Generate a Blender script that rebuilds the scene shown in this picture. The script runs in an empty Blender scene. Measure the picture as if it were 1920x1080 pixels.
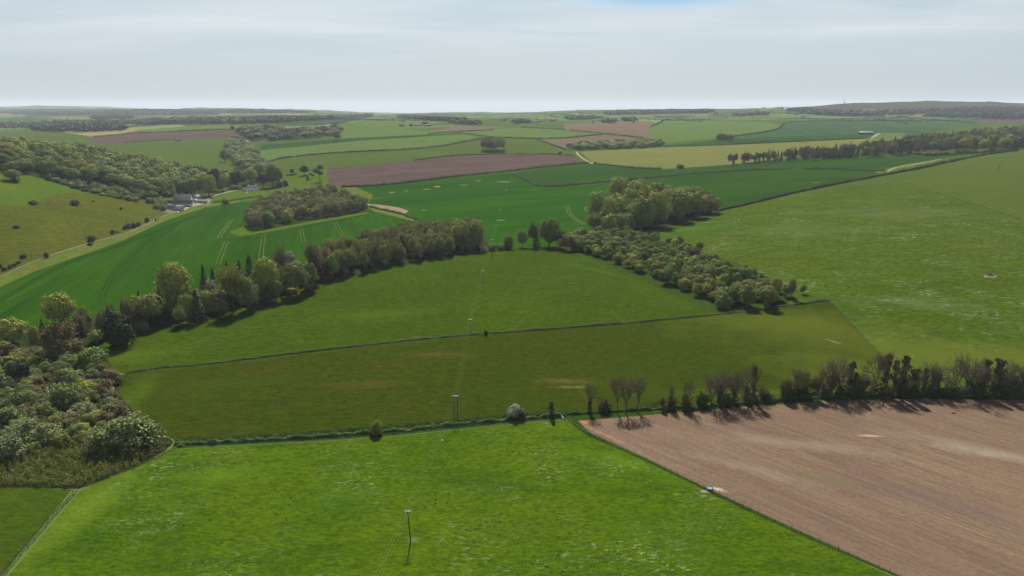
import bpy, math, random, bisect
import numpy as np
from mathutils import Vector, Matrix, Quaternion
from mathutils.geometry import delaunay_2d_cdt
from mathutils.bvhtree import BVHTree

R = math.radians
scene = bpy.context.scene
COL = scene.collection
rng = np.random.default_rng(7)
random.seed(7)

# ------------------------------------------------------------------ camera, world, sun, exposure
S = 1.2                      # metres per planning unit
CAMZ = 100.0 * S
PITCH = R(14.9)
FOC = 1280.0                 # focal length in photo pixels (1920 wide)
cam_d = bpy.data.cameras.new('camera')
cam_d.sensor_width = 36.0
cam_d.lens = 24.0
cam_d.clip_start = 0.5
cam_d.clip_end = 60000
cam = bpy.data.objects.new('camera', cam_d)
COL.objects.link(cam)
cam.location = (0, 0, CAMZ)
cam.rotation_euler = (R(90) - PITCH, 0, 0)
scene.camera = cam

SUN_EL, SUN_AZ = R(45), R(-5)        # azimuth measured from +Y towards +X
world = bpy.data.worlds.new('World')
scene.world = world
world.use_nodes = True
wn, wl = world.node_tree.nodes, world.node_tree.links
wn.clear()
w_out = wn.new('ShaderNodeOutputWorld')
bg = wn.new('ShaderNodeBackground')
bg.inputs['Strength'].default_value = 0.05
sky = wn.new('ShaderNodeTexSky')
sky.sky_type = 'NISHITA'
sky.sun_disc = False
sky.sun_elevation = SUN_EL
sky.sun_rotation = SUN_AZ
sky.altitude = 200
sky.air_density = 1.0
sky.dust_density = 1.0
tc = wn.new('ShaderNodeTexCoord')
sep = wn.new('ShaderNodeSeparateXYZ')
wl.new(tc.outputs['Generated'], sep.inputs[0])


def wmath(op, a, b=None, c=None, clamp=False):
    n = wn.new('ShaderNodeMath')
    n.operation = op
    n.use_clamp = clamp
    for i, v in enumerate((a, b, c)):
        if v is None:
            continue
        if isinstance(v, (int, float)):
            n.inputs[i].default_value = v
        else:
            wl.new(v, n.inputs[i])
    return n.outputs[0]


den = wmath('ADD', wmath('MAXIMUM', sep.outputs['Z'], 0.0), 0.10)
cx = wmath('DIVIDE', sep.outputs['X'], den)
cy = wmath('DIVIDE', sep.outputs['Y'], den)
comb = wn.new('ShaderNodeCombineXYZ')
wl.new(cx, comb.inputs[0])
wl.new(cy, comb.inputs[1])
mp = wn.new('ShaderNodeMapping')
mp.inputs['Rotation'].default_value = (0, 0, R(-14))
mp.inputs['Scale'].default_value = (0.5, 1.3, 1)
mp.inputs['Location'].default_value = (3.3, 1.7, 0)
wl.new(comb.outputs[0], mp.inputs[0])
n1 = wn.new('ShaderNodeTexNoise')
n1.inputs['Scale'].default_value = 0.95
n1.inputs['Detail'].default_value = 7
n1.inputs['Roughness'].default_value = 0.52
n1.inputs['Distortion'].default_value = 0.6
wl.new(mp.outputs[0], n1.inputs['Vector'])
cr = wn.new('ShaderNodeValToRGB')
cr.color_ramp.elements[0].position = 0.36
cr.color_ramp.elements[0].color = (0, 0, 0, 1)
cr.color_ramp.elements[1].position = 0.72
cr.color_ramp.elements[1].color = (1, 1, 1, 1)
wl.new(n1.outputs[0], cr.inputs[0])
# thin high veil, densest towards the horizon, plus brighter cloud sheets
veil = wmath('SUBTRACT', 1.0, wmath('MULTIPLY', sep.outputs['Z'], 1.15), clamp=True)
veil = wmath('MULTIPLY', veil, 0.86)
# one clear gap
gap = wmath('ADD', wmath('POWER', wmath('MULTIPLY', wmath('SUBTRACT', sep.outputs['X'], 0.205), 7.0), 2.0),
            wmath('POWER', wmath('MULTIPLY', wmath('SUBTRACT', sep.outputs['Z'], 0.141), 52.0), 2.0))
gapf = wmath('SUBTRACT', 1.3, wmath('ADD', gap, wmath('MULTIPLY', n1.outputs[0], 0.5)), clamp=True)
veil = wmath('SUBTRACT', veil, wmath('MULTIPLY', gapf, 0.9), clamp=True)
mixv = wn.new('ShaderNodeMixRGB')
mixv.inputs[2].default_value = (4.5, 5.35, 6.05, 1)
wl.new(veil, mixv.inputs[0])
wl.new(sky.outputs[0], mixv.inputs[1])
mixc = wn.new('ShaderNodeMixRGB')
mixc.inputs[2].default_value = (7.6, 7.9, 8.1, 1)
lowfade = wmath('MULTIPLY', wmath('SUBTRACT', sep.outputs['Z'], 0.045), 16.0, clamp=True)
cf = wmath('MULTIPLY', wmath('MULTIPLY', cr.outputs[0], lowfade), wmath('SUBTRACT', 0.8, wmath('MULTIPLY', gapf, 0.85)))
high = wmath('SUBTRACT', 1.0, wmath('MULTIPLY', wmath('SUBTRACT', sep.outputs['Z'], 0.3), 2.2), clamp=True)
cf = wmath('MULTIPLY', cf, high)
wl.new(cf, mixc.inputs[0])
wl.new(mixv.outputs[0], mixc.inputs[1])
mixb = wn.new('ShaderNodeMixRGB')
mixb.inputs[2].default_value = (3.5, 5.5, 7.3, 1)
wl.new(wmath('MULTIPLY', gapf, 0.95, clamp=True), mixb.inputs[0])
wl.new(mixc.outputs[0], mixb.inputs[1])
wl.new(mixb.outputs[0], bg.inputs[0])
wl.new(bg.outputs[0], w_out.inputs[0])

sun_d = bpy.data.lights.new('sun', 'SUN')
sun_d.energy = 5.0
sun_d.angle = R(0.6)
sun_d.color = (1.0, 0.955, 0.88)
sun = bpy.data.objects.new('sun', sun_d)
COL.objects.link(sun)
sdir = Vector((math.sin(SUN_AZ) * math.cos(SUN_EL), math.cos(SUN_AZ) * math.cos(SUN_EL), math.sin(SUN_EL)))
sun.rotation_euler = sdir.to_track_quat('Z', 'Y').to_euler()
sun.location = (0, 0, 300)

vs = scene.view_settings
vs.view_transform = 'Standard'
vs.look = 'None'
vs.exposure = 1.1
vs.gamma = 1
vs.use_curve_mapping = False
scene.cycles.max_bounces = 5
scene.cycles.diffuse_bounces = 2
scene.cycles.glossy_bounces = 1
scene.cycles.transmission_bounces = 2
scene.cycles.volume_bounces = 0
scene.cycles.use_denoising = True
scene.cycles.caustics_reflective = False
scene.cycles.caustics_refractive = False

# ------------------------------------------------------------------ terrain height field
# z over (u = X/Y, Y); every column lists (forward distance, height) in planning units
COLS = {
    -200: [(60, 0), (240, 0), (330, -4), (440, -14), (520, 10), (620, 32), (720, 46), (900, 70), (1300, 30), (2200, 22), (3000, 32), (4500, 42), (6500, 62), (9000, 101), (12000, 40), (20000, -60)],
    0: [(60, 0), (240, 0), (325, -3), (473, -14), (540, 5), (711, 30), (850, 52), (950, 48), (1300, 20), (2235, 20), (3000, 30), (4500, 40), (6500, 60), (9000, 101), (12000, 40), (20000, -60)],
    150: [(60, 0), (300, -1), (400, -5), (557, -16), (658, 0), (772, 12), (960, 38), (1100, 30), (1400, 18), (1750, 22), (2000, 33), (2400, 26), (3200, 36), (4500, 42), (6500, 62), (9000, 96), (12000, 40), (20000, -60)],
    300: [(60, 0), (380, -2), (600, -14), (810, -20), (896, -18), (1050, 10), (1200, 4), (1400, 10), (1740, 15), (2000, 30), (2320, 38), (2700, 34), (3400, 44), (4500, 40), (6000, 55), (8200, 84), (12000, 30), (20000, -60)],
    450: [(60, 0), (430, -2), (650, -14), (850, -18), (1043, -18), (1230, -12), (1552, -5), (1816, 15), (2060, 43), (2300, 44), (2700, 52), (3600, 40), (5000, 60), (6500, 84), (8000, 50), (12000, 0), (20000, -60)],
    650: [(60, 0), (460, 0), (560, -6), (700, -11), (818, -12), (921, -5), (1044, 5), (1197, 10), (1410, 15), (1650, 25), (1964, 40), (2300, 60), (2700, 50), (3500, 34), (5000, 50), (6500, 60), (9000, 10), (20000, -60)],
    960: [(60, 0), (480, 0), (540, -5), (613, -8), (788, -8), (961, -2), (1044, 5), (1197, 10), (1271, 14), (1595, 22), (1947, 32), (2356, 42), (2660, 48), (3200, 42), (4275, 50), (5500, 52), (7000, 26), (10000, 0), (20000, -60)],
    1250: [(60, 0), (300, 0), (480, 0), (556, -2), (760, -4), (942, 0), (1055, 4), (1170, 12), (1516, 20), (1795, 32), (2060, 45), (2557, 52), (3000, 50), (3700, 66), (4600, 90), (6000, 50), (9000, 10), (20000, -60)],
    1500: [(60, 0), (250, 0), (346, 2), (512, 6), (671, 8), (848, 10), (1023, 15), (1294, 22), (1585, 28), (2030, 38), (2557, 50), (3200, 62), (3900, 82), (4700, 96), (6000, 60), (9000, 10), (20000, -60)],
    1600: [(60, 0), (250, 0), (346, 2), (512, 7), (671, 10), (848, 13), (1023, 18), (1294, 24), (1585, 29), (2030, 39), (2557, 50), (3200, 58), (4000, 84), (4500, 136), (5200, 140), (6000, 60), (9000, 10), (20000, -60)],
    1750: [(60, 0), (250, 0), (346, 3), (579, 12), (772, 18), (1010, 24), (1144, 27), (1497, 32), (2171, 42), (2777, 52), (3250, 58), (4000, 88), (4500, 134), (5200, 138), (6000, 60), (9000, 10), (20000, -60)],
    1920: [(60, 0), (250, 0), (346, 4), (579, 14), (772, 21), (1010, 27), (1144, 30), (1497, 35), (2171, 45), (2777, 55), (3250, 60), (4000, 85), (4500, 118), (5200, 122), (6000, 60), (9000, 10), (20000, -60)],
    2200: [(60, 0), (250, 0), (346, 5), (579, 17), (772, 24), (1010, 30), (1144, 34), (1497, 38), (2171, 48), (2777, 58), (3250, 66), (4000, 80), (4800, 105), (6000, 60), (9000, 10), (20000, -60)],
}
UMIN, UMAX, NU = -1.8, 1.8, 361
LMIN, LMAX, NL = math.log(30), math.log(20000), 420
ug = np.linspace(UMIN, UMAX, NU)
lg = np.linspace(LMIN, LMAX, NL)
cu = np.array([(x - 960) / 1324 for x in COLS])
ctab = np.array([np.interp(lg, [math.log(p[0]) for p in t], [p[1] for p in t]) for t in COLS.values()])
G = np.empty((NU, NL))
for j in range(NL):
    G[:, j] = np.interp(ug, cu, ctab[:, j])


def blur(a, s, axis):
    r = int(3 * s) + 1
    k = np.exp(-0.5 * (np.arange(-r, r + 1) / s) ** 2)
    k /= k.sum()
    p = np.pad(a, [(r, r) if i == axis else (0, 0) for i in range(2)], mode='edge')
    return np.apply_along_axis(lambda m: np.convolve(m, k, mode='valid'), axis, p)


G = blur(blur(G, 4.0, 0), 4.5, 1)


def H(x, y):
    """terrain height in metres at metre coordinates"""
    x = np.asarray(x, float) / S
    y = np.maximum(np.asarray(y, float) / S, 31)
    u = np.clip((x / y - UMIN) / (UMAX - UMIN) * (NU - 1), 0, NU - 1.001)
    v = np.clip((np.log(y) - LMIN) / (LMAX - LMIN) * (NL - 1), 0, NL - 1.001)
    i, j = u.astype(int), v.astype(int)
    fu, fv = u - i, v - j
    z = (G[i, j] * (1 - fu) * (1 - fv) + G[i + 1, j] * fu * (1 - fv) + G[i, j + 1] * (1 - fu) * fv + G[i + 1, j + 1] * fu * fv)
    amp = np.clip((y - 250) / 800, 0.0, 1) * (1 + np.clip((y - 2500) / 2500, 0, 3))
    z = z + amp * (1.7 * np.sin(x * 0.013 + 1.0) * np.sin(y * 0.009 + 0.4) + 0.7 * np.sin(x * 0.031 + y * 0.011) + 0.5 * np.sin(y * 0.027 - x * 0.008))
    z = z + np.clip((y - 4200) / 1500, 0, 1) * (11 * np.sin(x * 0.0021 + 0.7) + 6 * np.sin(x * 0.0053 + 2.0 + y * 0.0004))
    z = z + 0.25 * np.sin(x * 0.045 + 0.3 * np.sin(y * 0.03)) * np.sin(y * 0.038 + 1.3)
    return z * S


cp, sp = math.cos(PITCH), math.sin(PITCH)
_T = np.exp(np.linspace(math.log(60), math.log(19000), 900))


def P(px, py):
    """points of the terrain seen at photo pixels (1920x1080)"""
    px = np.atleast_1d(np.asarray(px, float))
    py = np.atleast_1d(np.asarray(py, float))
    a = (px - 960) / FOC
    b = (540 - py) / FOC
    d = np.stack([a, cp + b * sp, -sp + b * cp], -1)
    t = _T[None, :]
    X = d[:, 0:1] * t
    Y = d[:, 1:2] * t
    Z = CAMZ + d[:, 2:3] * t
    below = Z < H(X, Y)
    hit = below.argmax(1)
    none = ~below.any(1)
    hit = np.where(hit == 0, 1, hit)
    lo, hi = _T[hit - 1], _T[hit]
    for _ in range(26):
        m = (lo + hi) / 2
        bl = CAMZ + d[:, 2] * m < H(d[:, 0] * m, d[:, 1] * m)
        hi = np.where(bl, m, hi)
        lo = np.where(bl, lo, m)
    t = np.where(none, 15000, hi)
    x, y = d[:, 0] * t, d[:, 1] * t
    return np.stack([x, y, H(x, y)], -1)


def P1(px, py):
    return P([px], [py])[0]


def proj(p):
    x, y, z = p[0], p[1], p[2] - CAMZ
    zc = y * cp - z * sp
    return 960 + FOC * x / zc, 540 - FOC * (y * sp + z * cp) / zc, zc


def height_to(p, row):
    """height above point p so that the top shows at the pixel row"""
    k = (540 - row) / FOC
    w = (k * p[1] * cp - p[1] * sp) / (cp + k * sp)
    return w + CAMZ - p[2]


def densify(pts, step=14):
    out = []
    for (x0, y0), (x1, y1) in zip(pts[:-1], pts[1:]):
        n = max(1, int(math.hypot(x1 - x0, y1 - y0) / step))
        for i in range(n):
            out.append((x0 + (x1 - x0) * i / n, y0 + (y1 - y0) * i / n))
    out.append(pts[-1])
    return out


def smooth_line(pts, n=8):
    """Catmull-Rom through the pixel points"""
    p = [pts[0]] + list(pts) + [pts[-1]]
    out = []
    for i in range(1, len(p) - 2):
        p0, p1, p2, p3 = (np.array(q, float) for q in p[i - 1:i + 3])
        for k in range(n):
            t = k / n
            out.append(tuple(0.5 * ((2 * p1) + (-p0 + p2) * t + (2 * p0 - 5 * p1 + 4 * p2 - p3) * t * t + (-p0 + 3 * p1 - 3 * p2 + p3) * t ** 3)))
    out.append(tuple(pts[-1]))
    return out


def inside(px, py, poly):
    px, py = np.asarray(px), np.asarray(py)
    r = np.zeros(px.shape, bool)
    n = len(poly)
    for i in range(n):
        x0, y0 = poly[i]
        x1, y1 = poly[(i + 1) % n]
        c = ((y0 > py) != (y1 > py))
        with np.errstate(divide='ignore', invalid='ignore'):
            xi = (x1 - x0) * (py - y0) / ((y1 - y0) or 1e-12) + x0
        r ^= c & (px < xi)
    return r


# ------------------------------------------------------------------ materials
class NT:
    def __init__(self, name):
        self.m = bpy.data.materials.new(name)
        self.m.use_nodes = True
        self.n = self.m.node_tree.nodes
        self.l = self.m.node_tree.links
        self.n.clear()
        self.out = self.n.new('ShaderNodeOutputMaterial')

    def put(self, sock, v):
        if isinstance(v, (int, float)):
            sock.default_value = v
        elif isinstance(v, (tuple, list)):
            sock.default_value = tuple(v) + ((1,) if len(v) == 3 and sock.type == 'RGBA' else ())
        else:
            self.l.new(v, sock)

    def math(self, op, a, b=0.0, c=None, clamp=False):
        n = self.n.new('ShaderNodeMath')
        n.operation = op
        n.use_clamp = clamp
        self.put(n.inputs[0], a)
        self.put(n.inputs[1], b)
        if c is not None:
            self.put(n.inputs[2], c)
        return n.outputs[0]

    def mix(self, f, a, b, mode='MIX'):
        n = self.n.new('ShaderNodeMixRGB')
        n.blend_type = mode
        self.put(n.inputs[0], f)
        self.put(n.inputs[1], a)
        self.put(n.inputs[2], b)
        return n.outputs[0]

    def ramp(self, f, lo, hi, clampv=(0, 1)):
        n = self.n.new('ShaderNodeMapRange')
        self.put(n.inputs[0], f)
        n.inputs[1].default_value = lo
        n.inputs[2].default_value = hi
        n.inputs[3].default_value = clampv[0]
        n.inputs[4].default_value = clampv[1]
        return n.outputs[0]

    def pos(self):
        if not hasattr(self, '_g'):
            self._g = self.n.new('ShaderNodeNewGeometry')
        return self._g.outputs['Position']

    def mapping(self, vec, scale=(1, 1, 1), rot=0.0, loc=(0, 0, 0)):
        """texture space whose x axis runs along the world direction rot"""
        n1 = self.n.new('ShaderNodeMapping')
        n1.vector_type = 'POINT'
        n1.inputs['Rotation'].default_value = (0, 0, -rot)
        self.l.new(vec, n1.inputs[0])
        n = self.n.new('ShaderNodeMapping')
        n.inputs['Scale'].default_value = scale
        n.inputs['Location'].default_value = loc
        self.l.new(n1.outputs[0], n.inputs[0])
        return n.outputs[0]

    def noise(self, vec, scale, detail=3, rough=0.55, dist=0.0):
        n = self.n.new('ShaderNodeTexNoise')
        n.inputs['Scale'].default_value = scale
        n.inputs['Detail'].default_value = detail
        n.inputs['Roughness'].default_value = rough
        n.inputs['Distortion'].default_value = dist
        self.l.new(vec, n.inputs['Vector'])
        return n.outputs[0]

    def voronoi(self, vec, scale, feature='F1', out='Distance'):
        n = self.n.new('ShaderNodeTexVoronoi')
        n.feature = feature
        n.inputs['Scale'].default_value = scale
        self.l.new(vec, n.inputs['Vector'])
        return n.outputs[out]

    def blob(self, c, rx, ry, rot=0.0, soft=0.5, wob=0.4):
        """1 inside an uneven ellipse round the world point c, 0 outside"""
        v = self.n.new('ShaderNodeVectorMath')
        v.operation = 'SUBTRACT'
        self.l.new(self.pos(), v.inputs[0])
        v.inputs[1].default_value = (c[0], c[1], 0)
        m = self.mapping(v.outputs[0], (1 / rx, 1 / ry, 0), rot)
        ln = self.n.new('ShaderNodeVectorMath')
        ln.operation = 'LENGTH'
        self.l.new(m, ln.inputs[0])
        w = self.math('MULTIPLY', self.math('SUBTRACT', self.noise(self.pos(), 2.2 / (rx * ry) ** 0.5, 4), 0.5), wob * 3)
        d = self.math('ADD', ln.outputs['Value'], w)
        return self.ramp(d, 1.0, 1.0 - soft)

    def bump(self, h, strength=0.5, dist=0.3):
        b = self.n.new('ShaderNodeBump')
        b.inputs['Strength'].default_value = strength
        b.inputs['Distance'].default_value = dist
        self.l.new(h, b.inputs['Height'])
        return b.outputs[0]

    def surface(self, col, rough=0.9, normal=None, spec=0.15, metal=0.0, transl=0.0):
        p = self.n.new('ShaderNodeBsdfPrincipled')
        self.put(p.inputs['Base Color'], col)
        self.put(p.inputs['Roughness'], rough)
        p.inputs['Specular IOR Level'].default_value = spec
        p.inputs['Metallic'].default_value = metal
        if normal is not None:
            self.l.new(normal, p.inputs['Normal'])
        s = p.outputs[0]
        if transl > 0:
            t = self.n.new('ShaderNodeBsdfTranslucent')
            self.put(t.inputs['Color'], col)
            mx = self.n.new('ShaderNodeMixShader')
            mx.inputs[0].default_value = transl
            self.l.new(s, mx.inputs[1])
            self.l.new(t.outputs[0], mx.inputs[2])
            s = mx.outputs[0]
        self.l.new(s, self.out.inputs['Surface'])
        return self.m


TINT = {'rough_olive_grass': (0.78, 0.70, 0.3), 'valley_pasture_grass': (0.76, 0.66, 0.2), 'big_pasture_grass': (0.80, 0.70, 0.25), 'hill_pasture_grass': (0.95, 0.74, 0.45), 'hill_green_grass': (0.80, 0.74, 0.4),
        'young_wheat_left': (0.72, 0.80, 0.3), 'young_wheat_middle': (0.66, 0.80, 0.2), 'young_wheat_right': (0.66, 0.74, 0.3), 'ploughed_soil_far': (0.66, 0.68, 0.68), 'young_wheat_far': (0.55, 0.70, 0.4), 'ploughed_soil': (0.75, 0.765, 0.80), 'tramline_soil': (0.6, 0.6, 0.55),
        'far_green_grass': (0.78, 0.70, 0.5), 'heath_hillside': (0.8, 0.6, 0.8)}


def tn(name, *cs):
    k = TINT.get(name, (0.76, 0.74, 0.66))
    return [None if c is None else tuple(a * b * 0.82 for a, b in zip(c, k)) for c in cs]


def pasture(name, c1, c2, c3=None, big=0.012, fine=1.0, flecks=0.0, spots=0.0, tuss=0.25, extra=None, fleckcol=(0.30, 0.36, 0.20), rot=0.0):
    c1, c2, c3 = tn(name, c1, c2, c3)
    t = NT(name)
    p = t.pos()
    nb = t.noise(t.mapping(p, (1, 1.0, 1)), big, 5, 0.6, 0.8)
    col = t.mix(t.ramp(nb, 0.36, 0.64), c1, c2)
    if c3 is not None:
        n3 = t.noise(t.mapping(p, (0.6, 1.5, 1), rot, (31, 7, 0)), big * 3.1, 5, 0.65, 0.5)
        col = t.mix(t.ramp(n3, 0.5, 0.72), col, c3)
    nm = t.noise(t.mapping(p, (0.8, 1.3, 1), rot), 0.16, 5, 0.7, 0.3)
    col = t.mix(t.ramp(nm, 0.28, 0.70, (0.48, 0.0)), col, (0.012, 0.028, 0.003))
    nf = t.noise(t.mapping(p, (0.7, 1.5, 1), rot), 0.62 * fine, 6, 0.78, 0.6)
    col = t.mix(t.ramp(nf, 0.36, 0.56, (0.55 * tuss / 0.25, 0.0)), col, (0.008, 0.022, 0.002))
    col = t.mix(t.ramp(nf, 0.58, 0.78, (0.0, 0.4)), col, tuple(min(1, v * 2.0 + (0.010, 0.010, 0.001)[i_]) for i_, v in enumerate(c1)))
    if flecks > 0:
        fz = t.noise(t.mapping(p, (1, 1, 1), 0, (80, 3, 0)), 0.028, 5, 0.66, 0.6)
        fn = t.noise(t.mapping(p, (0.6, 1.1, 1), 0, (5, 9, 0)), 0.75 * fine, 5, 0.75, 0.9)
        f = t.math('MULTIPLY', t.ramp(fz, 0.49, 0.66), t.ramp(fn, 0.545, 0.66))
        col = t.mix(t.math('MULTIPLY', f, flecks), col, fleckcol)
    if spots > 0:
        v = t.voronoi(p, 0.33)
        vz = t.noise(t.mapping(p, (1, 1, 1), 0, (8, 31, 0)), 0.03, 2)
        f = t.math('MULTIPLY', t.ramp(v, 0.17, 0.08), t.ramp(vz, 0.54, 0.62))
        col = t.mix(t.math('MULTIPLY', f, spots), col, (0.004, 0.008, 0.004))
    if extra:
        col = extra(t, col)
    hh = t.math('ADD', nf, t.math('MULTIPLY', nm, 1.2))
    return t.surface(col, 0.95, t.bump(hh, 0.9, 0.5), 0.0)


def cropfield(name, c1, c2, rot=0.0, lines=0.25, period=0.05, extra=None, big=0.008):
    c1, c2 = tn(name, c1, c2)
    t = NT(name)
    p = t.pos()
    nb = t.noise(t.mapping(p, (0.35, 1.6, 1), rot), big, 5, 0.6, 1.0)
    col = t.mix(t.ramp(nb, 0.38, 0.62), c1, c2)
    st = t.noise(t.mapping(p, (0.02, 1.0, 1), rot, (3, 3, 0)), period * 4, 3, 0.6, 0.2)
    col = t.mix(t.ramp(st, 0.35, 0.65, (lines, 0.0)), col, tuple(v * 0.45 for v in c1))
    nf = t.noise(p, 0.5, 5, 0.7)
    col = t.mix(t.ramp(nf, 0.3, 0.6, (0.22, 0.0)), col, tuple(v * 0.35 for v in c1))
    if extra:
        col = extra(t, col)
    return t.surface(col, 0.85, t.bump(nf, 0.5, 0.3), 0.0)


def soil(name, c1, c2, c3, rot=0.0, fine=1.0, extra=None, big=0.012, rough=True):
    c1, c2, c3 = tn(name, c1, c2, c3)
    t = NT(name)
    p = t.pos()
    nb = t.noise(t.mapping(p, (0.5, 1.9, 1), rot), big, 6, 0.62, 0.9)
    col = t.mix(t.ramp(nb, 0.37, 0.62), c1, c2)
    n2 = t.noise(t.mapping(p, (0.12, 1.6, 1), rot, (9, 2, 0)), big * 8, 5, 0.7, 0.2)
    col = t.mix(t.ramp(n2, 0.44, 0.7, (0.0, 0.8)), col, c3)
    st = t.noise(t.mapping(p, (0.06, 1.7, 1), rot, (1, 4, 0)), 0.55 * fine, 6, 0.82, 0.15)
    col = t.mix(t.ramp(st, 0.40, 0.58, (0.48, 0.0)), col, tuple(v * 0.45 for v in c2))
    nf = t.noise(t.mapping(p, (0.7, 1.2, 1), rot), 0.9 * fine, 6, 0.8)
    col = t.mix(t.ramp(nf, 0.34, 0.55, (0.45, 0.0)), col, tuple(v * 0.4 for v in c2))
    col = t.mix(t.ramp(nf, 0.56, 0.72, (0.0, 0.35)), col, tuple(min(1, v * 1.5) for v in c1))
    if extra:
        col = extra(t, col)
    hh = t.math('ADD', nf, t.math('MULTIPLY', st, 1.2))
    return t.surface(col, 0.95, t.bump(hh, 0.8 if rough else 0.3, 0.4), 0.0)


def patchwork(name):
    """far country: small fields of many greens parted by dark hedge lines"""
    t = NT(name)
    p = t.pos()
    w = t.n.new('ShaderNodeVectorMath')
    w.operation = 'ADD'
    nn = t.n.new('ShaderNodeTexNoise')
    nn.inputs['Scale'].default_value = 0.0012
    t.l.new(p, nn.inputs['Vector'])
    sc = t.n.new('ShaderNodeVectorMath')
    sc.operation = 'SCALE'
    sc.inputs['Scale'].default_value = 300
    t.l.new(nn.outputs['Color'], sc.inputs[0])
    t.l.new(p, w.inputs[0])
    t.l.new(sc.outputs[0], w.inputs[1])
    m = t.mapping(w.outputs[0], (1.0, 1.0, 0.0), 0.3)
    vc = t.voronoi(m, 0.0028, 'F1', 'Color')
    ve = t.voronoi(m, 0.0028, 'DISTANCE_TO_EDGE')
    s = t.n.new('ShaderNodeSeparateColor')
    t.l.new(vc, s.inputs[0])
    n = t.n.new('ShaderNodeValToRGB')
    e = n.color_ramp.elements
    cols = [(0.0, (0.05, 0.10, 0.02)), (0.2, (0.085, 0.13, 0.03)), (0.4, (0.12, 0.15, 0.045)), (0.55, (0.045, 0.085, 0.03)), (0.7, (0.15, 0.16, 0.06)), (0.82, (0.16, 0.12, 0.085)), (0.92, (0.07, 0.12, 0.03))]
    e[0].position, e[0].color = cols[0][0], cols[0][1] + (1,)
    e[1].position, e[1].color = cols[1][0], cols[1][1] + (1,)
    for a, b in cols[2:]:
        q = e.new(a)
        q.color = b + (1,)
    n.color_ramp.interpolation = 'CONSTANT'
    t.l.new(s.outputs[0], n.inputs[0])
    col = n.outputs[0]
    nb = t.noise(p, 0.004, 4)
    col = t.mix(t.ramp(nb, 0.3, 0.7, (0.3, 0.0)), col, (0.03, 0.05, 0.015))
    col = t.mix(t.ramp(ve, 0.028, 0.012), col, (0.022, 0.035, 0.014))
    return t.surface(t.mix(1.0, col, (0.80, 0.80, 0.76), 'MULTIPLY'), 0.95, None, 0.0)


def leaf(name, col, col2=None, var=0.22, transl=0.3, noise_scale=0.35):
    col = tuple(v * 0.86 for v in col)
    col2 = tuple(v * 0.86 for v in col2) if col2 else None
    t = NT(name)
    oi = t.n.new('ShaderNodeObjectInfo')
    tcn = t.n.new('ShaderNodeTexCoord')
    col2 = col2 or tuple(v * 0.7 for v in col)
    c = t.mix(oi.outputs['Random'], col, col2)
    nn = t.noise(tcn.outputs['Object'], 5.0, 3, 0.6)
    c = t.mix(t.ramp(nn, 0.35, 0.65, (var, 0.0)), c, tuple(v * 0.5 for v in col2))
    nf = t.noise(t.pos(), 1.3, 2, 0.6)
    c = t.mix(t.ramp(nf, 0.45, 0.75, (0.0, var)), c, tuple(min(1, v * 1.55) for v in col))
    return t.surface(c, 0.7, None, 0.06, transl=transl)


def plain(name, col, rough=0.8, var=0.25, scale=1.5, metal=0.0, spec=0.3):
    col = tuple(v * 0.85 for v in col)
    t = NT(name)
    tcn = t.n.new('ShaderNodeTexCoord')
    nn = t.noise(tcn.outputs['Object'], scale, 4, 0.65)
    c = t.mix(t.ramp(nn, 0.3, 0.7, (var, 0.0)), col, tuple(v * 0.55 for v in col))
    return t.surface(c, rough, None, spec, metal)


def wpix(px, py):
    q = P1(px, py)
    return (q[0], q[1])


def rot_between(a, b):
    p, q = P1(*a), P1(*b)
    return math.atan2(q[1] - p[1], q[0] - p[0])


ROT_FENCE = rot_between((1100, 815), (1680, 1080))


def ex_near(t, col):
    # paler worn strip beside the fence, worn patch round the pole foot
    f = t.blob(wpix(150, 960), 42, 9, rot_between((40, 1070), (300, 850)), 0.9, 0.3)
    col = t.mix(t.math('MULTIPLY', f, 0.22), col, (0.15, 0.22, 0.02))
    f = t.blob(wpix(775, 1012), 2.6, 1.8, 0, 0.8, 0.4)
    col = t.mix(t.math('MULTIPLY', f, 0.4), col, (0.16, 0.15, 0.07))
    for (x, y, rx, ry, r, k, c) in [(640, 935, 26, 8, .3, .35, (0.055, 0.12, 0.008)), (1250, 1010, 24, 8, -.5, .35, (0.05, 0.11, 0.008)), (1180, 870, 30, 7, -.5, .3, (0.12, 0.22, 0.012)),
                                    (420, 890, 22, 8, .2, .3, (0.11, 0.2, 0.012))]:
        f = t.blob(wpix(x, y), rx, ry, r, 0.9, 0.4)
        col = t.mix(t.math('MULTIPLY', f, k), col, tuple(v * 0.62 for v in c))
    return col


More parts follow.
